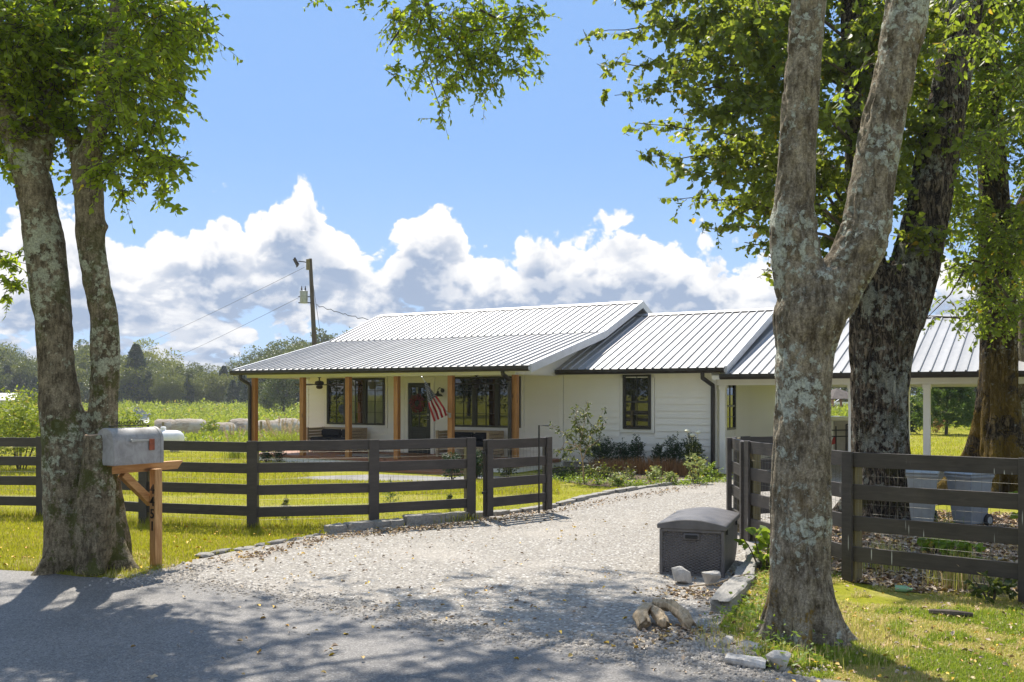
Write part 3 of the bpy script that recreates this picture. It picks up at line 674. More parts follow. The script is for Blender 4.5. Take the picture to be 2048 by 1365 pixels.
ROAD_E = [gnd(-40, 1142), gnd(60, 1147), gnd(160, 1158), gnd(260, 1163), gnd(380, 1166), gnd(520, 1187), gnd(660, 1212), gnd(800, 1237), gnd(950, 1265), gnd(1100, 1290), gnd(1250, 1310), gnd(1400, 1330), gnd(1500, 1343), gnd(1560, 1352)]
far_l = e0 - rd * 150; far_r = ROAD_E[-1] + rd * 120
sheet('road', [far_l] + ROAD_E + [far_r, far_r + rn * 6.2, far_l + rn * 6.2], 0.022, M['asphalt'], thick=0.05, wob=0.05)
DRIVE = [gnd(*p) for p in [(300, 1150), (385, 1122), (500, 1098), (640, 1071), (760, 1056), (950, 1040), (1030, 1025), (1110, 1012), (1180, 995), (1260, 980), (1340, 969), (1420, 960), (1470, 955)]]
DRIVE += [W(0.4, -0.3), W(0.4, 7.5), W(7.4, 7.5), W(7.4, -0.5), W(5.0, -5.5)] + [gnd(*p) for p in [(1640, 1048), (1560, 1100), (1500, 1150), (1465, 1215), (1440, 1260), (1500, 1300), (1560, 1352)]]
DRIVE += [ROAD_E[-2] + rn * 0.5, ROAD_E[6] + rn * 0.5, ROAD_E[3] + rn * 0.4]
sheet('driveway', DRIVE, 0.010, M['gravel'], wob=0.10, seed=5)
MULCH = [gnd(1500, 1120), gnd(1545, 1085), gnd(1600, 1062), gnd(1700, 1043)] + [W(5.4, -5.6), W(9.5, -5.0), Vector((12.5, 13.5, 0)), Vector((9.0, 9.0, 0)), Vector((5.5, 8.5, 0)), gnd(1830, 1185), gnd(1700, 1165), gnd(1600, 1130)]
sheet('leafy_mulch_ground', MULCH, 0.006, M['mulch'], wob=0.15, seed=9)
BED = [gnd(*p) for p in [(1108, 962), (1180, 972), (1260, 977), (1330, 973), (1400, 966), (1425, 957)]] + [W(0.05, -0.05), W(-4.1, -0.05), W(-4.1, -1.2)]
sheet('flower_bed', BED, 0.005, M['bed'], wob=0.04, seed=4)
WALK = [gnd(*p) for p in [(560, 958), (650, 953), (760, 950), (900, 956), (960, 952), (1010, 955), (900, 968), (760, 964), (640, 962)]]
sheet('stone_path', WALK, 0.012, M['flag_stone'], wob=0.05)

# ------------------------------------------------------------------ the house
house = empty('house', HA, -TH, 'long white farmhouse with ribbed metal roof, porch and open carport', 'house')
def hb(name, boxes, mat, parent=house, bevel=0.0, kind=None):
    m = MB()
    for b in boxes: m.box(*b)
    return tag(m.build(name, mat, parent, bevel), kind=kind)
def hpoly(name, poly, axis, a, b, mat, parent=house): return MB().prism(poly, axis, a, b).build(name, mat, parent)
UL, UM, UR = -13.2, -4.2, 0.0
_board = {}
def board(parent, L, loc, rz=0.0, h=0.17):
    key = (round(L, 2), h)
    if key not in _board: _board[key] = MB().prism([(0.0, 0.0), (-0.026, 0.0), (-0.003, h + 0.012), (0.0, h + 0.012)], 'x', 0.0, round(L, 2)).mesh('siding_board', M['siding'])
    return obj('siding_board', _board[key], parent, loc, rz)
def side(parent, u0, u1, z0, z1, holes, place, h=0.17):
    z = z0; k = 0
    while z < z1 - 0.04:
        segs = [(u0, u1)]
        for a, b, c, d in holes:
            if z + h > c + 0.02 and z < d - 0.02:
                segs = [s for p, q in segs for s in ((p, min(q, a)), (max(p, b), q)) if s[1] - s[0] > 0.03]
        for p, q in segs:
            if q - p > 4.2 and not holes:
                c = p + (q - p) * (0.4 if k % 2 else 0.62); board(parent, c - p - .002, place(p, z), place.rz, h); board(parent, q - c - .002, place(c + .002, z), place.rz, h)
            else: board(parent, q - p, place(p, z), place.rz, h)
        z += h; k += 1
def front(v):
    f = lambda u, z: (u, v, z)
    f.rz = 0.0; return f
def rightside(u):
    f = lambda v, z: (u, v, z)
    f.rz = R(90); return f
WIN1 = (-12.32, -10.09, 1.00, 2.40); WIN2 = (-7.67, -5.45, 1.00, 2.40); DOOR = (-9.23, -8.45, 0.21, 2.24); WINM = (-2.44, -1.68, 1.03, 2.41)
def grow(w, e): return (w[0] - e, w[1] + e, w[2] - e, w[3] + e)
# main block walls
mw = hb('wall', [(UL, UM - 0.003, 0.0, 8.0, 0.0, 2.95)], M['white'])
side(mw, UL + 0.1, UM - 0.09, 0.22, 2.44, [grow(WIN1, 0.12), grow(WIN2, 0.12), (DOOR[0] - 0.16, DOOR[1] + 0.16, 0, 2.42)], front(-0.001))
hb('corner_board', [(UL - 0.02, UL + 0.1, -0.03, 0.1, 0.0, 2.44), (UM - 0.09, UM + 0.03, -0.03, 0.1, 0.0, 2.44)], M['white'], mw)
for u in (UL, UM):
    a, b = (u, u + 0.06) if u == UL else (u - 0.06, u)
    gw = hpoly('gable_wall', [(-2.42, 2.405), (8.0, 2.405), (8.0, 2.9), (4.0, 4.50), (1.4, 3.48), (-2.42, 2.50)], 'x', a, b, M['white'])
    if u == UM:
        z = 2.44; k = 0
        while z < 3.4:
            v0 = max(-2.40, -2.42 + (z + 0.17 - 2.50) / 0.2565 + 0.02); L = 1.2 - v0
            if L > 0.2: obj('siding_board', MB().prism([(0, 0), (-0.016, 0), (-0.004, .18), (0, .18)], 'x', 0, L).mesh('siding_board', M['siding']), gw, (UM + 0.001, v0, z), R(90))
            z += 0.17
# middle wing
ww = hb('wall', [(UM + 0.004, UR - 0.02, 0.012, 8.0, 0.13, 2.62)], M['white'])
side(ww, UM + 0.05, UR - 0.10, 0.14, 2.42, [grow(WINM, 0.10)], front(0.0))
SW0, SW1 = 0.62, 1.42
side(ww, 0.12, 7.9, 0.14, 2.36, [(SW0 - 0.08, SW1 + 0.08, 0.95, 2.28)], rightside(UR - 0.02))
hb('corner_board', [(UR - 0.11, UR + 0.012, -0.026, 0.11, 0.13, 2.42)], M['white'], ww)
hb('foundation', [(UM, UR - 0.05, 0.04, 7.9, -0.2, 0.13)], M['concrete'])
hpoly('gable_wall', [(0.0, 2.45), (8.0, 2.45), (8.0, 2.5), (4.0, 4.10), (0.0, 2.55)], 'x', UR - 0.09, UR - 0.022, M['white'])
hb('soffit', [(UM + 0.02, 0.33, -0.42, 0.0, 2.415, 2.44)], M['white'])
hb('frieze_board', [(UM + 0.05, UR - 0.12, -0.030, 0.0, 2.33, 2.413)], M['white'])
# roofs, panel by panel
PW = 0.2286
def roof_run(name, u0, n, v0, z0, v1, z1, back=None):
    dv, dz = v1 - v0, z1 - z0; L = math.hypot(dv, dz); nv, nz = -dz / L, dv / L
    h = 0.036; prof = [(0, h), (.013, h), (.024, .002), (.10, .0), (.128, .0), (PW - .024, .002), (PW - .013, h), (PW, h), (PW, -.03), (0, -.03)]
    vs = []
    for (a, b) in ((v0, z0), (v1, z1)):
        for x, t in prof: vs.append((x, a + nv * t, b + nz * t))
    k = len(prof); m = MB().add(vs, [tuple(range(k))[::-1], tuple(range(k, 2 * k))] + [(i, (i + 1) % k, k + (i + 1) % k, k + i) for i in range(k)])
    me = m.mesh('roof_panel', M['roof'])
    base = MB()
    base.prism([(v0 + .02, z0 - .034), (v1, z1 - .034), (v1, z1 - .10), (v0 + .02, z0 - .10)], 'x', u0 + .01, u0 + n * PW - .01)
    if back: base.prism([(v1 - 0.002, z1 - .10), (v1 - 0.002, z1 + .004), (back[0], back[1]), (back[0], back[1] - .10)], 'x', u0, u0 + n * PW)
    o = base.build(name, M['roof'], house)
    for i in range(n): obj('roof_panel', me, o, (u0 + i * PW, 0, random.uniform(-.002, .002)))
    return o
MU0 = -13.45
roof_run('porch_roof', MU0, 43, -2.76, 2.60, 1.42, 3.625); r1 = roof_run('main_roof', MU0, 43, 1.36, 3.635, 4.0, 4.655, (8.7, 2.75))
r2 = roof_run('wing_roof', UM - 0.02, 20, -0.44, 2.545, 4.0, 4.26, (8.45, 2.52)); r3 = roof_run('carport_roof', 0.02, 34, -0.44, 2.385, 4.0, 3.885, (8.45, 2.36))
MU1 = MU0 + 43 * PW; WU1 = UM - 0.02 + 20 * PW; CU1 = 0.02 + 34 * PW
def ridge(parent, u0, u1, v, z, s): MB().prism([(v - .16, z - .16 * s + .030), (v, z + .042), (v + .16, z - .16 * s + .03), (v + .15, z - .16 * s + .012), (v, z + .028), (v - .15, z - .16 * s + .012)], 'x', u0, u1).build('ridge_cap', M['roof'], parent)
ridge(r1, MU0, MU1 + .02, 4.0, 4.665, .386); ridge(r2, UM + .4, WU1 + .02, 4.0, 4.27, .386); ridge(r3, WU1, CU1 + .02, 4.0, 3.895, .338)
def rake(parent, u, pts, h=0.17, w=0.045):
    m = MB()
    top = [(v, z + .035) for v, z in pts]; m.prism(top + [(v, z - h) for v, z in reversed(pts)], 'x', u, u + w)
    m.build('rake_trim', M['rake'], parent)
rake(r1, MU1 + .003, [(-2.78, 2.60), (1.40, 3.63)]); rake(r1, MU1 + .003, [(1.405, 3.64), (3.998, 4.655)]); rake(r1, MU1 + .003, [(4.002, 4.655), (8.7, 2.77)])
rake(r1, MU0 - .05, [(-2.78, 2.60), (1.40, 3.63)]); rake(r1, MU0 - .05, [(1.405, 3.64), (3.998, 4.655)])
rake(r2, WU1 + .003, [(-0.46, 2.545), (3.998, 4.26)], 0.16); rake(r2, WU1 + .003, [(4.002, 4.26), (8.45, 2.53)], 0.16)
rake(r3, CU1 + .003, [(-0.46, 2.385), (3.998, 3.885)], 0.16); rake(r3, CU1 + .003, [(4.002, 3.885), (8.45, 2.37)], 0.16)
MB().prism([(-2.74, 2.455), (1.4, 3.465), (1.4, 3.50), (-2.74, 2.495)], 'x', UM + 0.01, MU1).build('gable_soffit', M['white'], r1)
# gutters and downspouts
def gutter(u0, u1, v, z, parent): MB().prism([(v, z), (v - .085, z), (v - .125, z + .055), (v - .125, z + .125), (v - .110, z + .125), (v - .108, z + .06), (v - .08, z + .012), (v, z + .012)], 'x', u0, u1).build('gutter', M['bronze'], parent)
gutter(MU0 - .03, MU1 + .01, -2.765, 2.465, house); gutter(UM + .07, WU1 + .01, -0.445, 2.420, house); gutter(WU1 - .10, CU1, -0.445, 2.262, house)
def fascia(u0, u1, v, z0, z1): MB().box(u0, u1, v - .02, v, z0, z1).build('fascia', M['white'], house)
fascia(MU0, MU1, -2.742, 2.46, 2.565); fascia(UM + .07, WU1, -0.42, 2.41, 2.515); fascia(.03, CU1, -0.42, 2.262, 2.36)
def spout(pts, w=0.085): MB().tube(pts, w * .62, 8).build('downspout', M['bronze'], house, smooth=True)
spout([(-13.14, -2.80, 2.47), (-13.14, -2.80, 2.36), (-13.05, -2.55, 2.20), (-13.05, -2.53, 2.1), (-13.05, -2.53, 0.05)])
spout([(-4.34, -2.83, 2.47), (-4.34, -2.82, 2.40), (-4.31, -2.56, 2.26), (-4.31, -2.545, 2.15), (-4.31, -2.545, 0.05)])
spout([(-0.18, -0.50, 2.43), (-0.18, -0.49, 2.30), (-0.06, -0.10, 2.13), (-0.06, -0.09, 2.0), (-0.06, -0.09, 0.10)])
# porch: deck, posts, beams, ceiling
hb('porch_deck', [(UL, UM - .04, -2.46, 0.0, 0.165, 0.205)], M['deckwood']); hb('deck_rim', [(UL, UM - .04, -2.485, -2.462, 0.13, 0.205), (UM - .04, UM - .018, -2.485, 0, 0.13, 0.205)], M['deckwood'])
m = MB(); u = UL + .01
while u < UM - .08: m.box(u, u + .128, -2.455, -2.435, -0.05, 0.128); u += .134
v = -2.42
while v < -.1: m.box(UM - .065, UM - .045, v, v + .128, -.05, .128); v += .134
m.build('deck_skirt', M['white'], house)
hb('lower_step', [(-9.1, -5.0, -3.05, -2.50, -.02, 0.115)], M['deckwood'], bevel=0.006); hb('lower_step', [(-9.0, -5.1, -3.75, -3.06, -.02, 0.065)], M['deckwood'], bevel=0.006)
pm = MB().box(-.068, .068, -.068, .068, 0, 2.18).mesh('porch_post', M['cedar'], 0.006)
for u in (-12.98, -11.12, -9.47, -7.83, -6.12, -4.235): obj('porch_post', pm, house, (u, -2.40, 0.206))
hb('porch_beam', [(UL - .02, UM - .0, -2.475, -2.325, 2.388, 2.535)], M['white']); hb('porch_beam', [(UL, UL + .14, -2.324, 0, 2.388, 2.52), (UM - .14, UM - .062, -2.324, 0, 2.388, 2.52)], M['white'])
hb('porch_ceiling', [(UL + .14, UM - .14, -2.324, -.001, 2.45, 2.465)], M['white'])
# windows
PANE = {}
def window(parent, w, h, units, cols, rows, loc, rz=0.0, blind=(), rail=False):
    fr = 0.055; m = MB(); m.box(0, fr, -.07, 0, 0, h); m.box(w - fr, w, -.07, 0, 0, h); m.box(fr, w - fr, -.07, 0, 0, fr); m.box(fr, w - fr, -.07, 0, h - fr, h)
    mull = 0.115; uw = (w - 2 * fr - mull * (units - 1)) / units
    for k in range(1, units): x = fr + k * uw + (k - 1) * mull; m.box(x, x + mull, -.068, 0, fr, h - fr)
    if rail: m.box(fr, w - fr, -.06, 0, h / 2 - .025, h / 2 + .025)
    f = m.build('window', M['winframe'], parent, 0.004, loc=loc, rz=rz)
    mt = MB(); b = 0.014
    for k in range(units):
        x0 = fr + k * (uw + mull); pw = uw / cols; ph = (h - 2 * fr) / rows
        s = .022; mt.box(x0, x0 + s, -.052, -.02, fr, h - fr); mt.box(x0 + uw - s, x0 + uw, -.052, -.02, fr, h - fr)
        for c in range(1, cols): mt.box(x0 + c * pw - b / 2, x0 + c * pw + b / 2, -.047, -.02, fr, h - fr)
        for r in range(1, rows): mt.box(x0 + s, x0 + uw - s, -.046, -.02, fr + r * ph - b / 2, fr + r * ph + b / 2)
        for c in range(cols):
            for r in range(rows):
                bl = (k, c) in blind; key = (round(pw, 3), round(ph, 3), bl)
                if key not in PANE: PANE[key] = MB().box(0.001, pw - .001, -.03, -.022, 0.001, ph - .001).mesh('pane', M['glass_blind' if bl else 'glass'])
                obj('pane', PANE[key], f, (x0 + c * pw, 0.0, fr + r * ph))
    mt.build('muntin', M['winframe'], f)
    t = MB(); e = .085; t.box(-e, -.001, -.032, 0.0, -e, h + e); t.box(w + .001, w + e, -.032, 0, -e, h + e); t.box(-.001, w + .001, -.032, 0, h + .001, h + e); t.box(-.001, w + .001, -.034, 0, -e, -.001)
    t.build('window_trim', M['white'], f); return f
window(mw, WIN1[1] - WIN1[0], WIN1[3] - WIN1[2], 3, 2, 4, (WIN1[0], -.002, WIN1[2]), blind=((2, 0), (2, 1), (1, 0)))
window(mw, WIN2[1] - WIN2[0], WIN2[3] - WIN2[2], 3, 2, 4, (WIN2[0], -.002, WIN2[2]))
window(ww, WINM[1] - WINM[0], WINM[3] - WINM[2], 1, 2, 4, (WINM[0], .002, WINM[2]), rail=True)
window(ww, SW1 - SW0, 1.20, 1, 2, 4, (UR - .022, SW0, 1.02), R(90), rail=True)
# front door
dw, dh = DOOR[1] - DOOR[0], DOOR[3] - DOOR[2]
m = MB().box(0, .115, -.03, 0, 0, dh); m.box(dw - .115, dw, -.03, 0, 0, dh); m.box(.115, dw - .115, -.03, 0, 0, .20); m.box(.115, dw - .115, -.03, 0, .62, .76); m.box(.115, dw - .115, -.03, 0, dh - .13, dh); m.box(.115, dw - .115, -.018, 0, .20, .62); m.box(.17, dw - .17, -.026, 0, .26, .56)
door = m.build('door', M['door'], mw, 0.004, loc=(DOOR[0], -.006, DOOR[2]))
lw, lh = (dw - .23 - .035) / 2, (dh - .13 - .76 - .07) / 3
pm = MB().box(0, lw, -.014, -.004, 0, lh).mesh('pane', M['glass'])
for c in range(2):
    for r in range(3): obj('pane', pm, door, (.115 + c * (lw + .035), 0, .76 + r * (lh + .035)))
m = MB().box(.115 + lw, .115 + lw + .035, -.028, 0, .76, dh - .13)
for r in (1, 2): m.box(.115, .115 + lw, -.027, 0, .76 + r * (lh + .035) - .035, .76 + r * (lh + .035)); m.box(.15 + lw, dw - .115, -.027, 0, .76 + r * (lh + .035) - .035, .76 + r * (lh + .035))
m.build('muntin', M['door'], door)
MB().tube([(dw - .06, -.03, .98), (dw - .06, -.075, .98), (dw - .16, -.08, .98)], .012, 8).tube([(dw - .06, -.03, 1.12), (dw - .06, -.06, 1.12)], .028, 12).build('handle', M['alu'], door, smooth=True)
m = MB(); e = .13; m.box(-e, -.012, -.036, 0, -.01, dh + .012); m.box(dw + .012, dw + e, -.036, 0, -.01, dh + .012); m.box(-e - .03, dw + e + .03, -.042, 0, dh + .012, dh + .16)
m.build('door_trim', M['white'], door)
# carport
def u_at(px, v=0.0):
    d = Vector(((px - CX) / FPX, 1, 0)); t = (v + HA.dot(HV)) / d.dot(HV); return (d * t - HA).dot(HU)
hb('carport_beam', [(0.03, 7.60, -0.06, 0.10, 2.13, 2.355), (0.03, 7.60, 7.85, 8.0, 2.13, 2.33), (7.45, 7.60, 0.101, 7.849, 2.13, 2.34)], M['white'])
hb('carport_ceiling', [(0.0, 7.60, 0.101, 7.849, 2.342, 2.358)], M['white'])
hpoly('gable_wall', [(-.05, 2.36), (8.0, 2.36), (4.0, 3.74)], 'x', 7.48, 7.55, M['white'])
cp = MB().box(-.07, .07, -.07, .07, 0, 2.13).box(-.09, .09, -.09, .09, 0, .12).box(-.085, .085, -.085, .085, 2.03, 2.129).mesh('carport_post', M['white'], 0.004)
for u, v in ((0.16, 0.02), (u_at(1704, .02), .02), (u_at(1854, .02), .02), (7.51, .02), (7.51, 7.92), (3.2, 7.92)): obj('carport_post', cp, house, (u, v, 0.0))
# spare leaves and twigs lying on the roof are left out; vents on the roof
# ------------------------------------------------------------------ things on the porch
def bench(u, label):
    b = empty('porch_bench', W(u, -0.62, 0.206), -TH, label, 'bench', 'wicker benches on the porch')
    for x in (-.82, .82):
        m = MB()
        for k in range(7): m.box(x - .035, x + .035, -.34, .36, .10 + k * .088, .175 + k * .088)
        for y in (-.36, .36): m.box(x - .04, x + .04, y - .03, y + .03, 0, .72)
        m.build('arm_panel', M['wicker'], b, 0.004)
    m = MB()
    for k in range(6): m.box(-.78, .78, .32, .37, .20 + k * .088, .275 + k * .088)
    m.build('back_panel', M['wicker'], b, 0.004)
    MB().box(-.78, .78, -.34, .31, .22, .30).build('seat_frame', M['wicker'], b, .01)
    for s in (-1, 1):
        MB().box(min(s * .01, s * .76), max(s * .01, s * .76), -.33, .28, .302, .43).build('seat_cushion', M['cushion'], b, .035, seg=3, smooth=True)
        MB().box(min(s * .01, s * .76), max(s * .01, s * .76), .16, .31, .432, .66).build('back_cushion', M['cushion'], b, .04, seg=3, smooth=True)
    return b
bench(-11.45, 'slatted bench with dark cushions below the window left of the door'); bench(-6.72, 'slatted bench with dark cushions right of the flag behind the gate')
def fan(u, rot, label):
    f = empty('ceiling_fan', W(u, -1.25, 2.449), rot, label, 'ceiling fan', 'dark ceiling fans on the porch')
    MB().lathe([(.075, 0), (.075, -.03), (.02, -.06), (.016, -.13), (.05, -.14), (.12, -.16), (.135, -.22), (.11, -.27), (.05, -.285)], 20).build('motor', M['bronze'], f, smooth=True)
    MB().lathe([(.09, -.287), (.10, -.33), (.07, -.37), (.001, -.385)], 16).build('light_bowl', M['bronze'], f, smooth=True)
    for k in range(5):
        a = k * 2 * math.pi / 5; m = MB().add([(.10, -.02, -.245), (.20, -.03, -.245), (.24, -.068, -.262), (.70, -.075, -.268), (.73, -.05, -.266), (.73, .05, -.236), (.70, .075, -.234), (.24, .068, -.238), (.20, .03, -.245), (.10, .02, -.245)] + [(.10, -.02, -.253), (.20, -.03, -.253), (.24, -.068, -.270), (.70, -.075, -.282), (.73, -.05, -.280), (.73, .05, -.254), (.70, .075, -.252), (.24, .068, -.256), (.20, .03, -.263), (.10, .02, -.263)],
            [tuple(range(10)), tuple(range(19, 9, -1))] + [(i, (i + 1) % 10, 10 + (i + 1) % 10, 10 + i) for i in range(10)])
        m.build('blade', M['bronze'], f, rz=a)
fan(-11.55, R(100), 'dark ceiling fan on the porch in front of the left triple window'); fan(-6.1, R(40), 'dark ceiling fan on the porch in front of the right triple window')
wr = empty('door_wreath', W(-8.86, -0.10, 1.66), -TH, 'round dark red berry wreath hanging on the black front door', 'wreath')
m = MB(); rr = np.random.default_rng(4)
for k in range(420):
    a = rr.uniform(0, 2 * math.pi); b = rr.uniform(0, 2 * math.pi); q = rr.uniform(.35, 1) * .095; x = (.185 + q * math.cos(b)) * math.cos(a); z = (.185 + q * math.cos(b)) * math.sin(a); y = q * .7 * math.sin(b) - .02; s = rr.uniform(.012, .022)
    m.add([(x + s, y, z), (x - s, y, z), (x, y + s, z), (x, y - s, z), (x, y, z + s), (x, y, z - s)], [(0, 2, 4), (2, 1, 4), (1, 3, 4), (3, 0, 4), (2, 0, 5), (1, 2, 5), (3, 1, 5), (0, 3, 5)])
tag(m.build('berries', M['berry'], wr), kind='stuff'); MB().box(-.012, .012, -.012, .004, .27, .46).build('hanger', M['alu'], wr)
lp = empty('wall_lamp', W(-8.02, -0.03, 2.02), -TH, 'black barn style wall lamp with goose neck right of the door', 'wall lamp')
MB().lathe([(.0, 0), (.06, 0), (.06, .02), (.0, .02)], 16).build('mount', M['black'], lp); lp.children[0].rotation_euler = (R(90), 0, 0)
MB().tube([(0, 0, 0), (0, -.06, .06), (0, -.16, .08), (0, -.23, .03), (0, -.24, -.03)], .011, 8).build('neck', M['black'], lp, smooth=True)
MB().lathe([(.03, 0), (.035, -.05), (.12, -.10), (.15, -.145), (.145, -.147), (.11, -.105), (.02, -.06)], 20, (0, -.24, -.02)).build('lamp_shade', M['black'], lp, smooth=True)
MB().lathe([(.001, -.13), (.03, -.11), (.03, -.07), (.01, -.06)], 10, (0, -.24, -.02)).build('bulb', M['white'], lp, smooth=True)
def flag():
    f = empty('flag', W(-6.12, -2.46, 0), -TH, 'american flag hanging folded from a slanted pole on a cedar porch post', 'flag')
    def at(zx, zy, v):                               # point of the cloth where the photo shows it, v metres out from the wall
        px, py = 640 + zx / 6.825, 730 + zy / 6.825; d = Vector(((px - CX) / FPX, 1, (HY - py) / FPX)); t = (v + HA.dot(HV)) / (d.dot(HV)); P = d * t - HA
        return Vector((P.dot(HU) + 6.12, P.dot(HV) + 2.46, CAMH + (HY - py) / FPX * t))
    tip, end = at(1392, 172, -3.05), at(1768, 690, -2.50)
    MB().tube([end, tip], .012, 8).build('pole', M['alu'], f, smooth=True); MB().lathe([(.001, -.02), (.025, -.01), (.027, .01), (.001, .03)], 10, tip).build('finial', M['alu'], f, smooth=True)
    MB().box(end.x - .03, end.x + .03, -.055, .01, end.z - .06, end.z + .06).build('bracket', M['alu'], f, .004)
    Ls = [(1422, 245), (1462, 430), (1488, 580), (1518, 668), (1552, 778)]; Rs = [(1448, 232), (1545, 375), (1615, 455), (1700, 585), (1738, 690)]; nu, nv = 32, 24; V = []; UV = []
    for i in range(nu + 1):
        s = i / nu; g = s * 4; k = min(3, int(g)); q = g - k; l = Vector(Ls[k]).lerp(Vector(Ls[k + 1]), q); r = Vector(Rs[k]).lerp(Vector(Rs[k + 1]), q)
        for j in range(nv + 1):
            t = j / nv; p = l.lerp(r, t); w = (math.sin(t * 17 + s * 3) * .045 + math.sin(s * 8 + t * 5) * .03) * min(1, s * 3)
            V.append(at(p.x, p.y, -3.0 + .38 * s + w)); UV.append((s, .46 + .54 * t))
    q = [(i * (nv + 1) + j, (i + 1) * (nv + 1) + j, (i + 1) * (nv + 1) + j + 1, i * (nv + 1) + j + 1) for i in range(nu) for j in range(nv)]
    me = mesh_np('cloth', V, q, mat=M['flag'], smooth=True); ul = me.uv_layers.new(name='UVMap')
    for l in me.loops: ul.data[l.index].uv = UV[l.vertex_index]
    obj('cloth', me, f)
flag()
tag(MB().box(-.9, .9, -.5, .5, 0, .012).build('porch_rug', M['rug'], None, .003, loc=W(-9.35, -1.55, .206), rz=-TH), 'grey patterned rug lying on the porch boards before the door', 'rug')
tag(MB().box(-.42, .42, -.26, .26, 0, .02).build('door_mat', M['coir'], None, .004, loc=W(-8.84, -.45, .206), rz=-TH), 'brown coir mat at the foot of the black door', 'door mat')
# ------------------------------------------------------------------ board fences and gates
def fence(name, label, posts, mat, ztop=1.24, zbot=0.185, bh=0.14, n=4, toward=-1, batten=0.145, cat='fence', group=None, wire=True, back=True, first=True, last=True):
    """posts: list of ground points in order; boards on the side facing `toward` (-1: the camera)"""
    root = empty(name, posts[0], 0, label, cat, group); o = Vector(posts[0])
    P = [Vector((p[0] - o.x, p[1] - o.y, 0)) for p in posts]
    sp = (ztop - bh - zbot) / (n - 1); wires = MB()
    for i in range(len(P) - 1):
        a, b = P[i], P[i + 1]; d = (b - a); L = d.length; d.normalize(); nn = Vector((d.y, -d.x, 0)) * (1 if toward < 0 else -1)
        if nn.y > 0.02 and toward < 0: nn = -nn
        rz = math.atan2(d.y, d.x)
        for k in range(n):
            z = zbot + k * sp + random.uniform(-.006, .006); dz = random.uniform(-.008, .008)
            m = MB().add([(0, -.014, -bh / 2), (L, -.014, -bh / 2 + dz), (L, .014, -bh / 2 + dz), (0, .014, -bh / 2), (0, -.014, bh / 2), (L, -.014, bh / 2 + dz), (L, .014, bh / 2 + dz), (0, .014, bh / 2)],
                         [(0, 3, 2, 1), (4, 5, 6, 7), (0, 1, 5, 4), (1, 2, 6, 5), (2, 3, 7, 6), (3, 0, 4, 7)])
            m.build('board', mat, root, 0.003, loc=a + nn * .016 + Vector((0, 0, z + bh / 2)), rz=rz)
        if wire:
            q = a - nn * .012; k = int(L / .075)
            for j in range(1, k): p = q + d * (j * L / k); wires.tube([p + Vector((0, 0, .02)), p + Vector((0, 0, ztop - .03))], .0014, 3, False)
            for j in range(13): wires.tube([q + Vector((0, 0, .04 + j * .095)), q + d * L + Vector((0, 0, .04 + j * .095))], .0016 if j not in (3, 12) else .0026, 3, False)
    for i, p in enumerate(P):
        a = P[i - 1] if i else P[0]; b = P[i + 1] if i < len(P) - 1 else P[-1]; d = (b - a).normalized(); nn = Vector((d.y, -d.x, 0)); nn = -nn if (nn.y > 0.02 and toward < 0) or toward > 0 and nn.y < 0 else nn
        rz = math.atan2(d.y, d.x)
        if back: MB().box(-.052, .052, -.052, .052, -.2, ztop - .015).build('post', M['greywood'], root, .006, loc=p - nn * .066, rz=rz)
        MB().box(-batten / 2, batten / 2, -.014, .014, 0.02, ztop + .012).build('batten', mat, root, .003, loc=p + nn * .0455, rz=rz)
    if wire and wires.v: tag(wires.build('wire_mesh', M['wire'], root), kind='stuff')
    return root
lf = [Vector((-13.2, 16.2, 0)), Vector((-11.4, 15.5, 0)), Vector((-9.35, 14.95, 0)), gnd(85, 1035), gnd(290, 1050), gnd(506, 1060), gnd(747, 1053), gnd(940, 1040)]
fence('board_fence', 'dark four board fence with wire mesh running past the mailbox to the left gate', lf, M['fence'])
rf = [Vector((2.97, 11.84, 0)), Vector((3.43, 9.63, 0)), Vector((4.68, 8.63, 0)), Vector((6.1, 7.5, 0)), Vector((7.6, 6.4, 0))]
fence('board_fence', 'dark four board fence spotted with white droppings right of the forked tree', rf, M['fence_drip'], ztop=1.315, zbot=0.215, bh=0.15, batten=0.125)
inn = [Vector((3.18, 13.05, 0)), Vector((4.25, 13.45, 0))]
fence('board_fence', 'short dark fence length half hidden behind the forked tree and gate', inn, M['fence'], ztop=1.32, zbot=.25, wire=False)
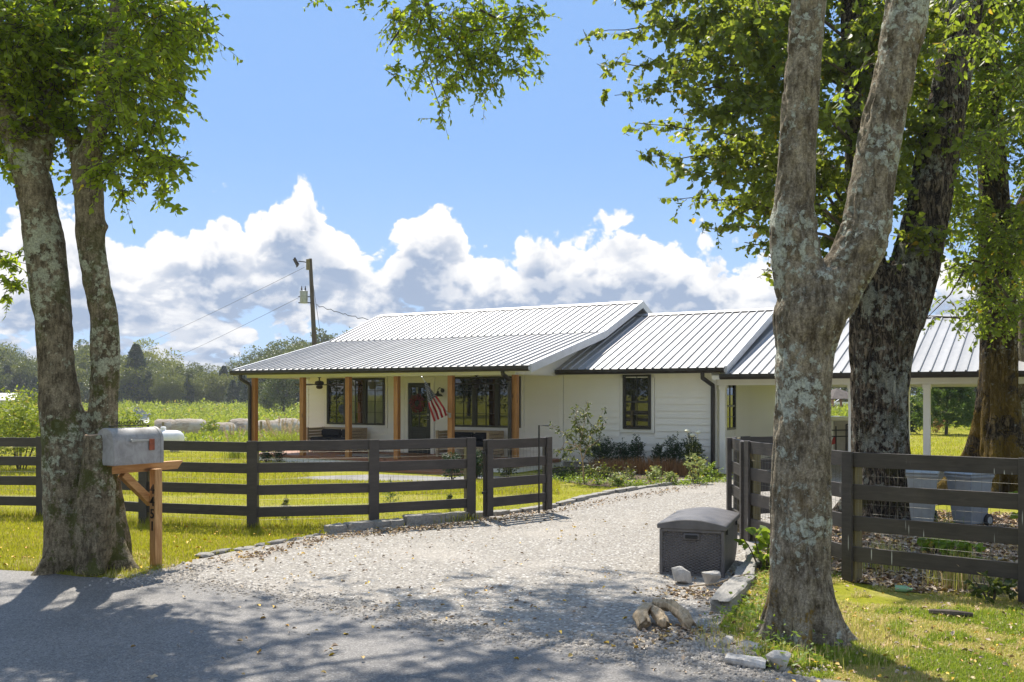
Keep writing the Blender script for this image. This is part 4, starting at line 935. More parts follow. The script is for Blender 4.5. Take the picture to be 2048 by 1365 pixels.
def gate(label, a, b, ztop, zbot, bh, rod=None, mat=None, latch=None):
    mat = mat or M['fence']; root = empty('field_gate', a, 0, label, 'gate'); d = (b - a); L = d.length; d.normalize(); rz = math.atan2(d.y, d.x); nn = Vector((d.y, -d.x, 0)); nn = nn if nn.y < 0 else -nn
    sp = (ztop - bh - zbot) / 3
    for k in range(4): MB().box(0, L, -.016, .016, 0, bh).build('board', mat, root, .003, loc=Vector((0, 0, zbot + k * sp)), rz=rz)
    for x in (.0, L):
        MB().box(-.055, .055, -.017, .017, .06, ztop + .01).build('stile', mat, root, .003, loc=d * x + nn * .034, rz=rz)
        MB().box(-.05, .05, -.03, .03, .05, ztop).build('stile', mat, root, .003, loc=d * x - nn * .048, rz=rz)
    w = MB(); k = int(L / .07)
    for j in range(1, k): p = d * (j * L / k) - nn * .02; w.tube([p + Vector((0, 0, .15)), p + Vector((0, 0, ztop - .05))], .0014, 3, False)
    for j in range(11): w.tube([-nn * .02 + Vector((0, 0, .15 + j * .1)), d * L - nn * .02 + Vector((0, 0, .15 + j * .1))], .0015, 3, False)
    tag(w.build('wire_mesh', M['wire'], root), kind='stuff')
    if rod: MB().tube([rod[0], rod[1], rod[2]], .014, 8).build('drop_rod', M['black'], root, smooth=True)
    for z in (.42, 1.02): MB().beam(-d * .13 + nn * .0 + Vector((0, 0, z)), d * .03 + Vector((0, 0, z)), .02, .035).tube([-d * .07 + Vector((0, 0, z - .06)), -d * .07 + Vector((0, 0, z + .06))], .014, 8).build('hinge', M['black'], root)
    return root
ga, gb = Vector((-.355, 14.42, 0)), Vector((.575, 15.25, 0)); dd = (gb - ga)
rp = pix(1078, 851, 15.0) - ga; re = pix(1097, 852, 15.1) - ga
gate('dark board gate leaf standing ajar left of the gravel drive', ga, gb, 1.215, .19, .145, rod=(Vector((rp.x, rp.y, .03)), Vector((rp.x, rp.y, rp.z)), re))
gate('dark gate leaf folded open behind the resin deck box', Vector((2.955, 11.98, 0)), Vector((3.03, 13.05, 0)), 1.31, .2, .15)

# ------------------------------------------------------------------ mailbox
mbp = Vector((-3.92, 10.46, 0))
mb_ = empty('mailbox', mbp, -TH, 'weathered metal mailbox on a wooden post numbered 4451 beside the road', 'mailbox')
def text(name, body, size, mat, parent, loc, rot, extrude=.003, bold=0.0):
    cu = bpy.data.curves.new(name, 'FONT'); cu.body = body; cu.size = size; cu.extrude = extrude; cu.align_x = 'CENTER'; cu.align_y = 'CENTER'; cu.offset = bold; cu.resolution_u = 3
    o = bpy.data.objects.new(name, cu); col.objects.link(o); dg = bpy.context.evaluated_depsgraph_get(); dg.update()
    me = bpy.data.meshes.new_from_object(o.evaluated_get(dg)); bpy.data.objects.remove(o); me.materials.clear(); me.materials.append(mat)
    p = obj(name, me, parent, loc); p.rotation_euler = rot; return p
MB().box(-.0475, .0475, -.0475, .0475, -.2, 1.085).build('post', M['mailwood_v'], mb_, .004)
MB().prism([(-.53, 1.06), (-.53, 1.15), (.42, 1.15), (.34, 1.06)], 'x', -.142, -.049).build('arm', M['mailwood_h'], mb_, .004)
MB().beam((-.096, -.36, 1.05), (-.096, .02, .70), .085, .085, (1, 0, 0)).build('brace', M['mailwood_h'], mb_, .004)
prof = [(.145 * math.cos(a) , 1.405 + .145 * math.sin(a)) for a in np.linspace(0, math.pi, 15)] ; prof = [(.145, 1.163)] + prof + [(-.145, 1.163)]
MB().prism(prof, 'y', -.60, -.03).build('body', M['galv'], mb_, smooth=True)
dp = [(x * 1.035, 1.163 + (z - 1.163) * 1.015 - .002) for x, z in prof]; MB().prism(dp, 'y', -.645, -.575).build('door', M['galv'], mb_, .008, smooth=True)
MB().prism([(x * 1.03, 1.163 + (z - 1.163) * 1.012 - .001) for x, z in prof], 'y', -.055, -.02).build('rim', M['galv'], mb_, smooth=True)
MB().box(-.10, .10, -.60, -.04, 1.151, 1.162).build('mount_board', M['mailwood_h'], mb_)
fl = MB().box(.149, .157, -.42, -.19, 1.405, 1.425).tube([(.146, -.43, 1.415), (.168, -.43, 1.415)], .016, 10); fl.build('flag_arm', M['alu'], mb_)
MB().box(.152, .162, -.215, -.145, 1.305, 1.425).build('flag', M['red_flag'], mb_, .002)
MB().box(-.006, .006, -.60, -.08, 1.565, 1.575).box(-.005, .005, -.59, -.575, 1.545, 1.566).box(-.005, .005, -.11, -.095, 1.545, 1.566).build('name_bar', M['black'], mb_)
text('sign_lettering', '4451 CHAPEL', .062, M['black'], mb_, (0, -.335, 1.600), (R(90), 0, R(90)), .002, 0.0)
for k, c in enumerate('4451'): text('number', c, .145, M['black'], mb_, (0.0, -.051, .86 - k * .135), (R(90), 0, 0), .003, .002)

# ------------------------------------------------------------------ deck box, rocks, logs and stones by the drive
bx = empty('deck_box', gnd(1447, 1158), R(-20), 'dark brown woven resin deck box with domed lid beside the open gate', 'deck box')
BW, BD, BH = .65, 1.12, .50
def bow(y0, y1, z0, z1, ins):   # body with gently bowed sides
    m = MB(); n = 6; vs = []
    for k in range(n + 1):
        t = k / n; e = .018 * math.sin(math.pi * t) - .014 * (1 - t); z = z0 + (z1 - z0) * t
        vs += [(-BW - e, y0 - e, z), (e, y0 - e, z), (e, y1 + e, z), (-BW - e, y1 + e, z)]
    fs = [(0, 3, 2, 1), (n * 4, n * 4 + 1, n * 4 + 2, n * 4 + 3)] + [(k * 4 + i, k * 4 + (i + 1) % 4, (k + 1) * 4 + (i + 1) % 4, (k + 1) * 4 + i) for k in range(n) for i in range(4)]
    return m.add(vs, fs)
bow(0, BD, 0.0, BH, 0).build('body', M['resin'], bx, .008)
for x in (-BW - .012, -.022): MB().box(x, x + .034, -.026, .02, 0, BH - .01).build('corner_post', M['resin_lid'], bx, .006)
for z0, z1 in ((BH - .035, BH - .004), (0.0, .03)): MB().box(-BW + .02, -.02, -.026, .0, z0, z1).build('front_rail', M['resin_lid'], bx, .004)
MB().box(-BW / 2 - .085, -BW / 2 + .085, -.034, -.012, BH - .115, BH - .045).build('handle', M['resin_lid'], bx, .012)
MB().box(-BW / 2 - .065, -BW / 2 + .065, -.040, -.03, BH - .10, BH - .06).build('handle_slot', M['rubber'], bx, .006)
arch = [(-BW - .035 + (BW + .07) * t, BH + .045 + .055 * math.sin(math.pi * t)) for t in np.linspace(0, 1, 15)]
MB().prism([(-BW - .035, BH - .005)] + arch + [(.035, BH - .005)], 'y', -.04, BD + .03).build('lid', M['resin_lid'], bx, .007, smooth=True)
for y in (.10, BD - .2): MB().box(.012, .03, y, y + .03, BH - .06, BH + .02).build('hinge', M['rubber'], bx)
def stone(name, label, cat, c, size, seed, mat, rz=0.0, group=None, parent=None, amp=.22, facet=True, sub=3):
    me = blob_mesh(name, mat, size, seed, amp, 1.5, sub, .7, facet); z = size[2] * .55
    o = obj(name, me, parent, (c[0], c[1], z), rz)
    if label: tag(o, label, cat, group)
    return o
stone('rock', 'upright jagged limestone rock against the left front of the deck box', 'rock', gnd(1364, 1168), (.13, .12, .15), 3, M['rock'], .4)
stone('rock', 'blocky limestone rock against the right front of the deck box', 'rock', gnd(1420, 1172), (.14, .11, .13), 8, M['rock'], 1.0)
stone('rock', 'large rounded pale rock beside the crushed pipe end at the road edge', 'rock', gnd(1560, 1340), (.12, .11, .10), 12, M['rock'], .3)
stone('rock', 'flat pale rock behind the crushed pipe end', 'rock', gnd(1505, 1300), (.14, .10, .05), 15, M['rock'], -.4)
stone('rock', 'small grey rock left of the flat pale rock near the road', 'rock', gnd(1455, 1290), (.09, .07, .05), 19, M['rock'], .9)
stone('rock', 'small dark grey rock at the asphalt edge below the logs', 'rock', gnd(1150, 1291), (.045, .04, .03), 21, M['edging'], .1)
def log(label, pts, rad, seed):
    mb = MB(); P = [Vector(p) for p in pts]; q, rr = [], []
    for i in range(len(P) - 1):
        for s in range(9): t = s / 9; q.append(P[i].lerp(P[i + 1], t)); rr.append((rad[i] * (1 - t) + rad[i + 1] * t) * .92)
    q.append(P[-1]); rr.append(rad[-1] * .8); mb.tube(q, rr, 22); me = mb.mesh('log', M['log'])
    V = np.array([v.co for v in me.vertices]); nr = len(q); ctr = np.repeat(np.array([list(x) for x in q]), 22, 0)[:len(V)]; an = np.tile(np.arange(22) / 22 * 2 * math.pi, nr)[:len(V)]; tt = np.repeat(np.linspace(0, 1, nr), 22)[:len(V)]
    ridge_ = fbm(np.stack([np.cos(an) * 2.6, np.sin(an) * 2.6, tt * 1.6 + seed], 1), 4, seed) * 1.5 + fbm(V * 30 + seed, 3, seed + 3) * .5
    endcut = fbm(np.stack([np.cos(an) * 1.8, np.sin(an) * 1.8, an * 0 + seed], 1), 3, seed + 8) * .22
    V = ctr + (V - ctr) * (1 + ridge_)[:, None]; dirn = norm(np.array([list(q[-1] - q[0])]))
    V = V + dirn * (endcut * np.abs(tt * 2 - 1) ** 4)[:, None]
    for v, p in zip(me.vertices, V): v.co = p
    for p in me.polygons: p.use_smooth = True
    tag(obj('log', me), label, 'log', 'split logs on the gravel'); return me
lg = gnd(1332, 1262)
log('curved rotten log, leftmost of the three lying on the gravel', [lg + Vector(p) for p in [(-.17, -.02, .05), (-.19, .10, .10), (-.14, .26, .12), (-.07, .36, .10)]], [.05, .062, .055, .04], 2)
log('straight pale log, middle of the three lying on the gravel', [lg + Vector(p) for p in [(-.02, -.05, .06), (-.045, .10, .10), (-.07, .28, .12)]], [.052, .05, .04], 5)
log('thick curved log, rightmost of the three lying on the gravel', [lg + Vector(p) for p in [(.17, -.04, .06), (.16, .08, .10), (.08, .27, .14), (-.02, .42, .12)]], [.055, .062, .055, .045], 9)
# stone edging of the drive, stone by stone
def block_mesh(seed):
    bm = bmesh.new(); bmesh.ops.create_cube(bm, size=1.5); bmesh.ops.bevel(bm, geom=bm.edges[:], offset=.10, segments=1, affect='EDGES'); bmesh.ops.subdivide_edges(bm, edges=bm.edges[:], cuts=3, use_grid_fill=True)
    P = np.array([v.co for v in bm.verts]); n = np.stack([fbm(P * 1.7 + k * 9 + seed * 3.1, 4, seed + k) for k in range(3)], 1); P = P + n * .42
    for v, p in zip(bm.verts, P): v.co = p
    me = bpy.data.meshes.new('stone'); bm.to_mesh(me); bm.free(); me.materials.append(M['edging']); return me
def edging(pts, size, seed, jitter=.03, gap=.02, zs=.5, block=False):
    root = empty('stone_edging', pts[0], 0, kind='structure'); P = [Vector(p) for p in pts]; o = P[0]; r2 = random.Random(seed); i = 0; t = 0.0; k = 0
    tot = sum((P[j + 1] - P[j]).length for j in range(len(P) - 1)); s = 0.0
    def at(s):
        for j in range(len(P) - 1):
            L = (P[j + 1] - P[j]).length
            if s <= L: return P[j].lerp(P[j + 1], s / L), (P[j + 1] - P[j]).normalized()
            s -= L
        return P[-1], (P[-1] - P[-2]).normalized()
    meshes = [blob_mesh('stone', M['edging'], (1, 1, 1), seed + q, .22, 1.3, 2, .7, True) for q in range(6)]
    if block: meshes = [block_mesh(seed + q) for q in range(6)]
    while s < tot - .05:
        L = size[0] * r2.uniform(.6, 1.35); p, d = at(s + L / 2); w = size[1] * r2.uniform(.8, 1.2); h = size[2] * r2.uniform(.75, 1.25)
        ob = obj('stone', meshes[r2.randrange(6)], root, (p.x - o.x + r2.uniform(-jitter, jitter), p.y - o.y + r2.uniform(-jitter, jitter), h * zs), math.atan2(d.y, d.x) + r2.uniform(-.12, .12))
        ob.scale = (L * .72, w * .72, h * .95); s += L + gap
edging([gnd(655, 1068), gnd(760, 1056), gnd(850, 1049), gnd(955, 1038)], (.32, .16, .10), 3, block=True)
edging([gnd(395, 1119), gnd(480, 1101), gnd(560, 1088), gnd(650, 1069)], (.26, .10, .045), 11)
edging([gnd(985, 1033), gnd(1100, 1017), gnd(1190, 993), gnd(1290, 977), gnd(1400, 963)], (.34, .13, .05), 17, block=True)
edging([gnd(1447, 1228), gnd(1478, 1182), gnd(1506, 1130)], (.62, .16, .09), 23, .01, .03, block=True)
edging([gnd(1512, 1122), gnd(1503, 1080), gnd(1492, 1040)], (.40, .16, .07), 29, block=True)
# crushed pipe end
pp = gnd(1494, 1337); m = MB(); n = 18; rings = []
for k in range(15):
    x = -.14 + k * .02; r = .058 + (.005 if k % 2 else 0)
    q_ = .62 - .30 * (k / 14) ; rings.append([(x, r * math.cos(a) * (1.15 + .3 * k / 14), .05 + r * q_ * math.sin(a) * (1 - .35 * math.sin(a * 2)) - .012 * math.cos(a * 3 + k * .2)) for a in np.linspace(0, 2 * math.pi, n, endpoint=False)])
vs = [q for r in rings for q in r]; fs = [(i * n + j, i * n + (j + 1) % n, (i + 1) * n + (j + 1) % n, (i + 1) * n + j) for i in range(14) for j in range(n)]
tag(m.add(vs, fs).build('drain_pipe', M['pvc'], None, loc=pp, rz=-.45), 'crushed pale corrugated pipe end lying at the road edge', 'pipe')
tag(MB().lathe([(.001, 0), (.03, 0), (.032, .02), (.032, .10), (.012, .135), (.012, .155), (.001, .156)], 14).build('bottle', M['green_plastic'], None, smooth=True, loc=gnd(1790, 1184) + Vector((0, 0, .034))), 'pale green plastic bottle lying in the grass below the right fence', 'bottle').rotation_euler = (R(90), 0, R(70))

# ------------------------------------------------------------------ wheelie bins
def wbin(label, c, rz, mat, s=1.0):
    b = empty('wheelie_bin', c, rz, label, 'bin', 'wheelie bins behind the right fence'); b.scale = (s, s, s)
    def fr(z, w, d, y=0): return [(-w, -d + y, z), (w, -d + y, z), (w, d + y, z), (-w, d + y, z)]
    L = [fr(.06, .20, .22), fr(.30, .225, .25), (fr(.92, .27, .32)), fr(.95, .295, .345), fr(1.0, .295, .345)]
    vs = [p for r in L for p in r]; m = MB().add(vs, [(0, 3, 2, 1), (16, 17, 18, 19)] + [(k * 4 + i, k * 4 + (i + 1) % 4, k * 4 + 4 + (i + 1) % 4, k * 4 + 4 + i) for k in range(4) for i in range(4)])
    m.build('body', mat, b, .012)
    MB().prism([(-.36, 1.002), (.40, 1.002), (.40, 1.03), (.2, 1.085), (-.2, 1.075), (-.37, 1.03)], 'x', -.30, .30).build('lid', mat, b, .012)
    MB().tube([(-.2, .36, .97), (-.2, .43, .99), (.2, .43, .99), (.2, .36, .97)], .016, 8).build('handle', mat, b, smooth=True)
    for x in (-.23, .23):
        w = MB(); w.lathe([(.03, -.028), (.105, -.028), (.125, -.015), (.125, .015), (.105, .028), (.03, .028)], 20); o = w.build('wheel', M['rubber'], b, smooth=True, loc=(x, .25, .125)); o.rotation_euler = (0, R(90), 0)
        MB().lathe([(.001, -.03), (.07, -.031), (.07, .031), (.001, .03)], 12).build('hub', M['bin_grey'], o)
    MB().tube([(-.23, .25, .125), (.23, .25, .125)], .012, 6).build('axle', M['black'], b)
wbin('grey wheelie bin nearest the furrowed trunk behind the right fence', Vector((6.05, 14.0, 0)), R(-25), M['bin_grey'], .75); wbin('blue grey wheelie bin with its wheel turned to the mossy trunk', Vector((6.62, 13.75, 0)), R(-62), M['bin_blue'], .75)
# ------------------------------------------------------------------ behind the carport
cb = empty('metal_cabinet', pix(1662, 905, 29) * 1, .1, 'low beige ribbed metal cabinet with white lid behind the carport', 'cabinet'); cb.location.z = 0
m = MB(); 
MB().box(-.55, .40, -.4, .4, 0, 1.12).build('body', M['shed'], cb)
for k in range(14): m.box(-.53 + k * .066, -.505 + k * .066, -.415, -.401, .02, 1.10)
tag(m.build('rib', M['shed'], cb), kind='stuff'); MB().box(-.60, .45, -.46, .45, 1.121, 1.24).build('lid', M['white'], cb, .02); MB().box(-.18, -.12, -.43, -.416, 0.01, 1.11).build('corner_strip', M['white'], cb)
tag(MB().add([(0, 0, 0), (.10, .0, .03), (.13, 0, .20), (.06, 0, .24), (.01, 0, .13), (0, .03, 0), (.10, .03, .03), (.13, .03, .20), (.06, .03, .24), (.01, .03, .13)], [(4, 3, 2, 1, 0), (5, 6, 7, 8, 9)] + [(i, (i + 1) % 5, 5 + (i + 1) % 5, 5 + i) for i in range(5)]).build('feed_scoop', M['red_plastic'], None, .006, loc=pix(1664, 890, 26.0)), 'small red plastic scoop hanging on the black pipe gate', 'scoop')
pg = empty('pipe_gate', pix(1672, 910, 26) * 1, 0, 'black pipe gate standing before the beige cabinet behind the carport', 'gate'); pg.location.z = 0
for x, h in ((0.0, 1.04), (.28, 1.09), (.335, 1.05)): MB().tube([(x, 0, 0), (x, 0, h)], .02, 8).build('post', M['black'], pg, smooth=True)
for z in (.93, .76, .25): MB().tube([(-.12, -.02, z), (.8, .02, z + .01)], .016, 8).build('rail', M['black'], pg, smooth=True)
MB().tube([(.28, 0, 1.09), (1.1, .1, 1.09)], .016, 8).build('rail', M['black'], pg, smooth=True)
def car(label, c, rz):
    o = empty('parked_car', c, rz, label, 'car'); 
    m = MB().prism([(-2.2, .35), (-2.15, .75), (-1.9, .95), (-1.1, 1.0), (-.5, 1.42), (1.2, 1.45), (1.9, 1.02), (2.2, .92), (2.25, .4)], 'x', -.85, .85); m.build('body', M['car_white'], o, .06, smooth=True)
    MB().prism([(-.95, 1.02), (-.48, 1.37), (1.15, 1.39), (1.72, 1.03)], 'x', -.862, .862).build('window', M['glass'], o); MB().add([(-.7, -1.06, 1.04), (.7, -1.06, 1.04), (.62, -.58, 1.40), (-.62, -.58, 1.40)], [(0, 1, 2, 3)]).build('windscreen', M['glass'], o)
    for x in (-.8, .8):
        for y in (-1.35, 1.35): w = MB().lathe([(.1, -.1), (.31, -.1), (.33, 0), (.31, .1), (.1, .1)], 16).build('wheel', M['rubber'], o, smooth=True, loc=(x, y, .33)); w.rotation_euler = (0, R(90), 0)
car('white car parked far off beyond the carport', Vector((41.5, 116, .0)), R(55))
gz_ = empty('garden_pavilion', Vector((34.2, 100, 0)), .3, 'small brown roofed open pavilion far behind the carport', 'pavilion')
MB().add([(-2.2, -2.2, 1.5), (2.2, -2.2, 1.5), (2.2, 2.2, 1.5), (-2.2, 2.2, 1.5), (0, 0, 2.6), (-2.2, -2.2, 1.42), (2.2, -2.2, 1.42), (2.2, 2.2, 1.42), (-2.2, 2.2, 1.42)], [(0, 1, 4), (1, 2, 4), (2, 3, 4), (3, 0, 4), (8, 7, 6, 5), (0, 5, 6, 1), (1, 6, 7, 2), (2, 7, 8, 3), (3, 8, 5, 0)]).build('roof', M['far_trunk'], gz_)
for x in (-1.9, 1.9):
    for y in (-1.9, 1.9): MB().box(x - .09, x + .09, y - .09, y + .09, 0, 1.45).build('post', M['deckwood'], gz_)
# ------------------------------------------------------------------ left field: tank, dish, bales, posts, far shed
tk = empty('propane_tank', gnd(338, 904), -.15, 'white propane tank on the lawn behind the mailbox', 'tank')
pr = [(.001, -1.15), (.12, -1.14), (.22, -1.09), (.28, -1.0), (.30, -.9), (.30, .25), (.28, .35), (.22, .44), (.12, .49), (.001, .5)]
o = MB().lathe(pr, 24).build('tank_shell', M['tank'], tk, smooth=True, loc=(0, 0, .42)); o.rotation_euler = (0, R(90), 0)
MB().lathe([(.09, 0), (.09, .10), (.06, .13), (.001, .135)], 14, (-.2, 0, .71)).build('valve_cover', M['tank'], tk, smooth=True)
for x in (-.8, .2): MB().box(x - .05, x + .05, -.22, .22, 0, .14).build('foot', M['concrete'], tk)
ds = empty('satellite_dish', Vector(((277 - CX) * 27 / FPX, 27, 0)), 0, 'grey satellite dish on a short pole behind the mailbox', 'satellite dish')
MB().tube([(0, 0, -.1), (0, 0, 1.16)], .025, 8).build('pole', M['alu'], ds, smooth=True)
m = MB(); n = 20; pr = [(.001, 0), (.10, .012), (.2, .045), (.28, .09), (.282, .082), (.2, .035), (.1, .002), (.001, -.01)]
d = m.lathe(pr, n).build('dish', M['alu'], ds, smooth=True, loc=(.02, 0, 1.27)); d.rotation_euler = (R(20), R(52), R(10))
MB().tube([(.02, 0, 1.12), (.22, -.03, 1.20), (.30, -.03, 1.31)], .012, 6).tube([(.26, -.03, 1.30), (.34, -.03, 1.36)], .035, 8).build('feed_arm', M['alu'], ds, smooth=True)
def bale(label, px, ytop, Z, rz, seed, r=.76, L=1.45):
    x = (px - CX) * Z / FPX; z = float(terrain(np.array(x), np.array(Z)))
    b = empty('hay_bale', (x, Z, z), rz, label, 'hay bale', 'round hay bales in the field')
    n, k = 40, 14; V = []
    for i in range(k + 1):
        t = i / k; xx = (t - .5) * L; e = 1 - .16 * max(0, abs(t - .5) * 2 - .72) / .28
        for j in range(n):
            a = 2 * math.pi * j / n; V.append([xx, math.cos(a) * r * e, math.sin(a) * r * e])
    V = np.array(V); V *= (1 + fbm(V * 2.2 + seed, 3, seed) * .14)[:, None]; V[:, 2] = np.maximum(V[:, 2], -r * .86)
    m = MB().add(V, [tuple(range(n))[::-1], tuple(k * n + j for j in range(n))] + [(i * n + j, i * n + (j + 1) % n, (i + 1) * n + (j + 1) % n, (i + 1) * n + j) for i in range(k) for j in range(n)])
    m.build('hay_roll', M['hay'], b, smooth=True, loc=(0, 0, r * .86))
bale('pale hay bale farthest left, just showing over the propane tank', 330, 847, 68, .35, 1); bale('long pale hay bale between the tank and the corner downspout', 378, 843, 67, .3, 2, .78, 2.3)
bale('whitish hay bale lying nearest, left of the porch downspout', 446, 847, 62, .5, 3, .70); bale('brown ended hay bale close behind the porch downspout', 480, 840, 66, .6, 4, .80)
bale('grey brown hay bale between the two left porch posts', 537, 843, 64, .5, 5, .76, 1.6); bale('tallest hay bale with a dark end beside the second porch post', 573, 839, 66, .45, 6, .82, 1.6)
for i, (px, h, lb) in enumerate([(428, 1.35, 'weathered field post standing before the nearest pale hay bale'), (522, 1.35, 'weathered field post beside the corner porch post'), (326, 1.3, 'weathered field post behind the propane tank')]):
    Z = 58; x = (px - CX) * Z / FPX; tag(MB().tube([(0, 0, -.3), (.01, 0, h)], [.075, .065], 8).build('field_post', M['greywood'], None, .01, loc=(x, Z, float(terrain(np.array(x), np.array(Z))))), lb, 'post')
fs_ = empty('farm_shed', pix(-6, 830, 150), .2, 'small grey roofed shed far off at the left edge', 'shed'); fs_.location.z = -1.25
MB().box(-3, 3, -2, 2, 0, 2.3).build('wall', M['shed'], fs_); MB().prism([(-2.3, 2.25), (0, 3.3), (2.3, 2.25), (2.3, 2.32), (0, 3.42), (-2.3, 2.32)], 'x', -3.2, 3.2).build('roof', M['roof'], fs_)
# ------------------------------------------------------------------ utility pole and wires
UZ = 62.0; up = empty('utility_pole', ((632 - CX) * UZ / FPX, UZ, -1.2), 0, 'leaning wooden utility pole with transformer behind the house', 'utility pole')
def ul(px, py, dy=0.0): q = pix(px, py, UZ); return (q.x - up.location.x, dy, q.z - up.location.z)
MB().tube([(0.05, 0, 0), ul(629, 690), ul(620.5, 518)], [.19, .16, .115], 12).build('pole_shaft', M['pole'], up, smooth=True)
tc = ul(608, 607, -.05)
tfm = MB().lathe([(.001, 0), (.24, 0), (.25, .03), (.25, .72), (.27, .73), (.27, .78), (.15, .82), (.001, .82)], 20).build('transformer', M['transformer'], up, smooth=True, loc=tc)
for dx in (-.14, .1): MB().lathe([(.035, 0), (.06, .03), (.04, .06), (.06, .09), (.04, .12), (.06, .15), (.035, .18), (.02, .30)], 10, (dx, 0, .82)).build('bushing', M['porcelain'], tfm, smooth=True)
MB().beam(ul(597, 594), ul(627, 594), .08, .06).beam(ul(597, 606), ul(627, 606), .08, .06).build('bracket', M['black'], up)
MB().tube([ul(618, 526), ul(607, 524), ul(597, 523)], .035, 6).build('cutout_arm', M['black'], up, smooth=True)
MB().tube([ul(587, 519), ul(595, 534)], .05, 8).tube([ul(589, 516), ul(597, 530)], .07, 8).tube([ul(586, 520), ul(590, 517)], .03, 6).tube([ul(592, 535), ul(597, 531)], .03, 6).build('fuse_cutout', M['porcelain'], up, smooth=True)
MB().box(-.12, .12, -.1, .1, -.35, .35).build('pole_bracket', M['greywood'], up, .03, loc=ul(617, 530, -.1))
def wire(label, a, b, sag, r=.012, n=16, twist=0.0):
    P = []
    for k in range(n + 1):
        t = k / n; p = Vector(a).lerp(Vector(b), t); p.z -= sag * 4 * t * (1 - t)
        if twist: p.z += math.sin(k * 2.4) * twist; p.x += math.cos(k * 1.9) * twist
        P.append(p)
    tag(MB().tube(P, r, 5, False).build('overhead_wire', M['black'], None), label, 'wire', 'wires on the utility pole')
wire('upper thin wire running left from the top of the utility pole', pix(609, 535, UZ), pix(120, 755, 175), .6); wire('lower thin wire running left from the transformer', pix(597, 596, UZ), pix(200, 775, 170), .5)
wire('twisted service cable from the utility pole down to the roof', pix(630, 609, UZ), W(-9.0, 6.0, 4.2), .5, .022, 44, .05)
wire('taut guy wire slanting right from the utility pole', pix(625, 560, UZ), Vector(((672 - CX) * UZ / FPX, UZ, -1.2)), 0, .014)
# ------------------------------------------------------------------ the big trees near the road
def leafpart(root, parts, leafmat, leaf_name='crown', twig_name='twigs'):
    (LV, LQ), (TV, TQ) = parts; ox = np.array(root.location, np.float32)
    tag(obj(leaf_name, mesh_np(leaf_name, LV - ox, LQ, mat=leafmat), root), kind='stuff')
    tag(obj(twig_name, mesh_np(twig_name, TV - ox, TQ, mat=M['twig'], smooth=True), root), kind='stuff')
def trunkpart(root, me, name='trunk'):
    ox = Vector(root.location); me.transform(Matrix.Translation(-ox)); return obj(name, me, root)
def limb(root, chains, mat, name='limb'):
    m = MB(); ox = Vector(root.location)
    for pts, rad in chains: m.tube([Vector(p) - ox for p in pts], rad, 8)
    return m.build(name, mat, root, smooth=True)
def pblobs(rows, Z, sq=1.0, dj=0.0):
    out = []
    for px, py, r in rows:
        z = Z + random.uniform(-dj, dj); q = r * z / FPX; out.append((pix(px, py, z), (q, q * 1.3, q * sq)))
    return out
# 1: twin stemmed tree by the mailbox
Z1 = 10.3
t1 = empty('hackberry_tree', gnd(165, 1140), 0, 'twin stemmed lichen covered tree behind the mailbox', 'tree')
A = px_chain(Z1, [(150, 1175, 62), (150, 1100, 58), (143, 1000, 55), (133, 900, 47), (120, 800, 40), (110, 700, 35), (102, 600, 38), (91, 500, 39), (80, 430, 36), (62, 350, 34), (25, 255, 27), (-35, 140, 23), (-90, 0, 20), (-120, -200, 15), (-150, -420, 8)])
A2 = px_chain(Z1, [(62, 360, 30, 0), (88, 270, 22, .1), (98, 160, 19, .2), (108, 20, 17, .4), (130, -150, 13, .7), (120, -360, 7, 1.0)])
B = px_chain(Z1, [(215, 1170, 46), (205, 1080, 52, .1), (200, 980, 40, .1), (207, 890, 29, .12), (208, 800, 28, .12), (211, 700, 29, .1), (206, 620, 28, .05), (193, 560, 27), (182, 490, 28), (181, 450, 29), (178, 400, 28), (176, 340, 28), (182, 300, 21), (205, 220, 17), (222, 100, 15), (240, -40, 13), (250, -220, 10), (290, -420, 6)])
B2 = px_chain(Z1, [(176, 345, 24), (150, 285, 18, .15), (112, 200, 16, .4), (85, 90, 14, .6), (70, -60, 11, .8), (60, -260, 6, 1)])
KN = px_chain(Z1, [(178, 450, 20), (204, 452, 15), (214, 447, 8)])
ST = px_chain(Z1, [(190, 1140, 40, -.18), (192, 1030, 38, -.24), (195, 960, 32, -.26), (196, 895, 27, -.26)])
trunkpart(t1, grown('trunk', M['bark_l'], [A, A2, B, B2, KN, ST], .026, .020, 11.0, .5, ((-4.62, 10.35), .13, .22, 6, 1.2), 3, .25, .55))
o = MB().tube([pix(197, 985, 10.03), pix(196, 900, 10.02), pix(195, 880, 10.02), pix(194, 871, 10.02)], [.10, .138, .140, .128], 18).build('cut_stub', M['bark_l'], t1, .01); o.location = -Vector(t1.location)
c_ = MB().tube([pix(194, 871, 10.02) + Vector((0, 0, -.004)), pix(194, 871, 10.02) + Vector((0, 0, .008))], [.122, .118], 18).build('cut_face', M['stub'], t1); c_.location = -Vector(t1.location)
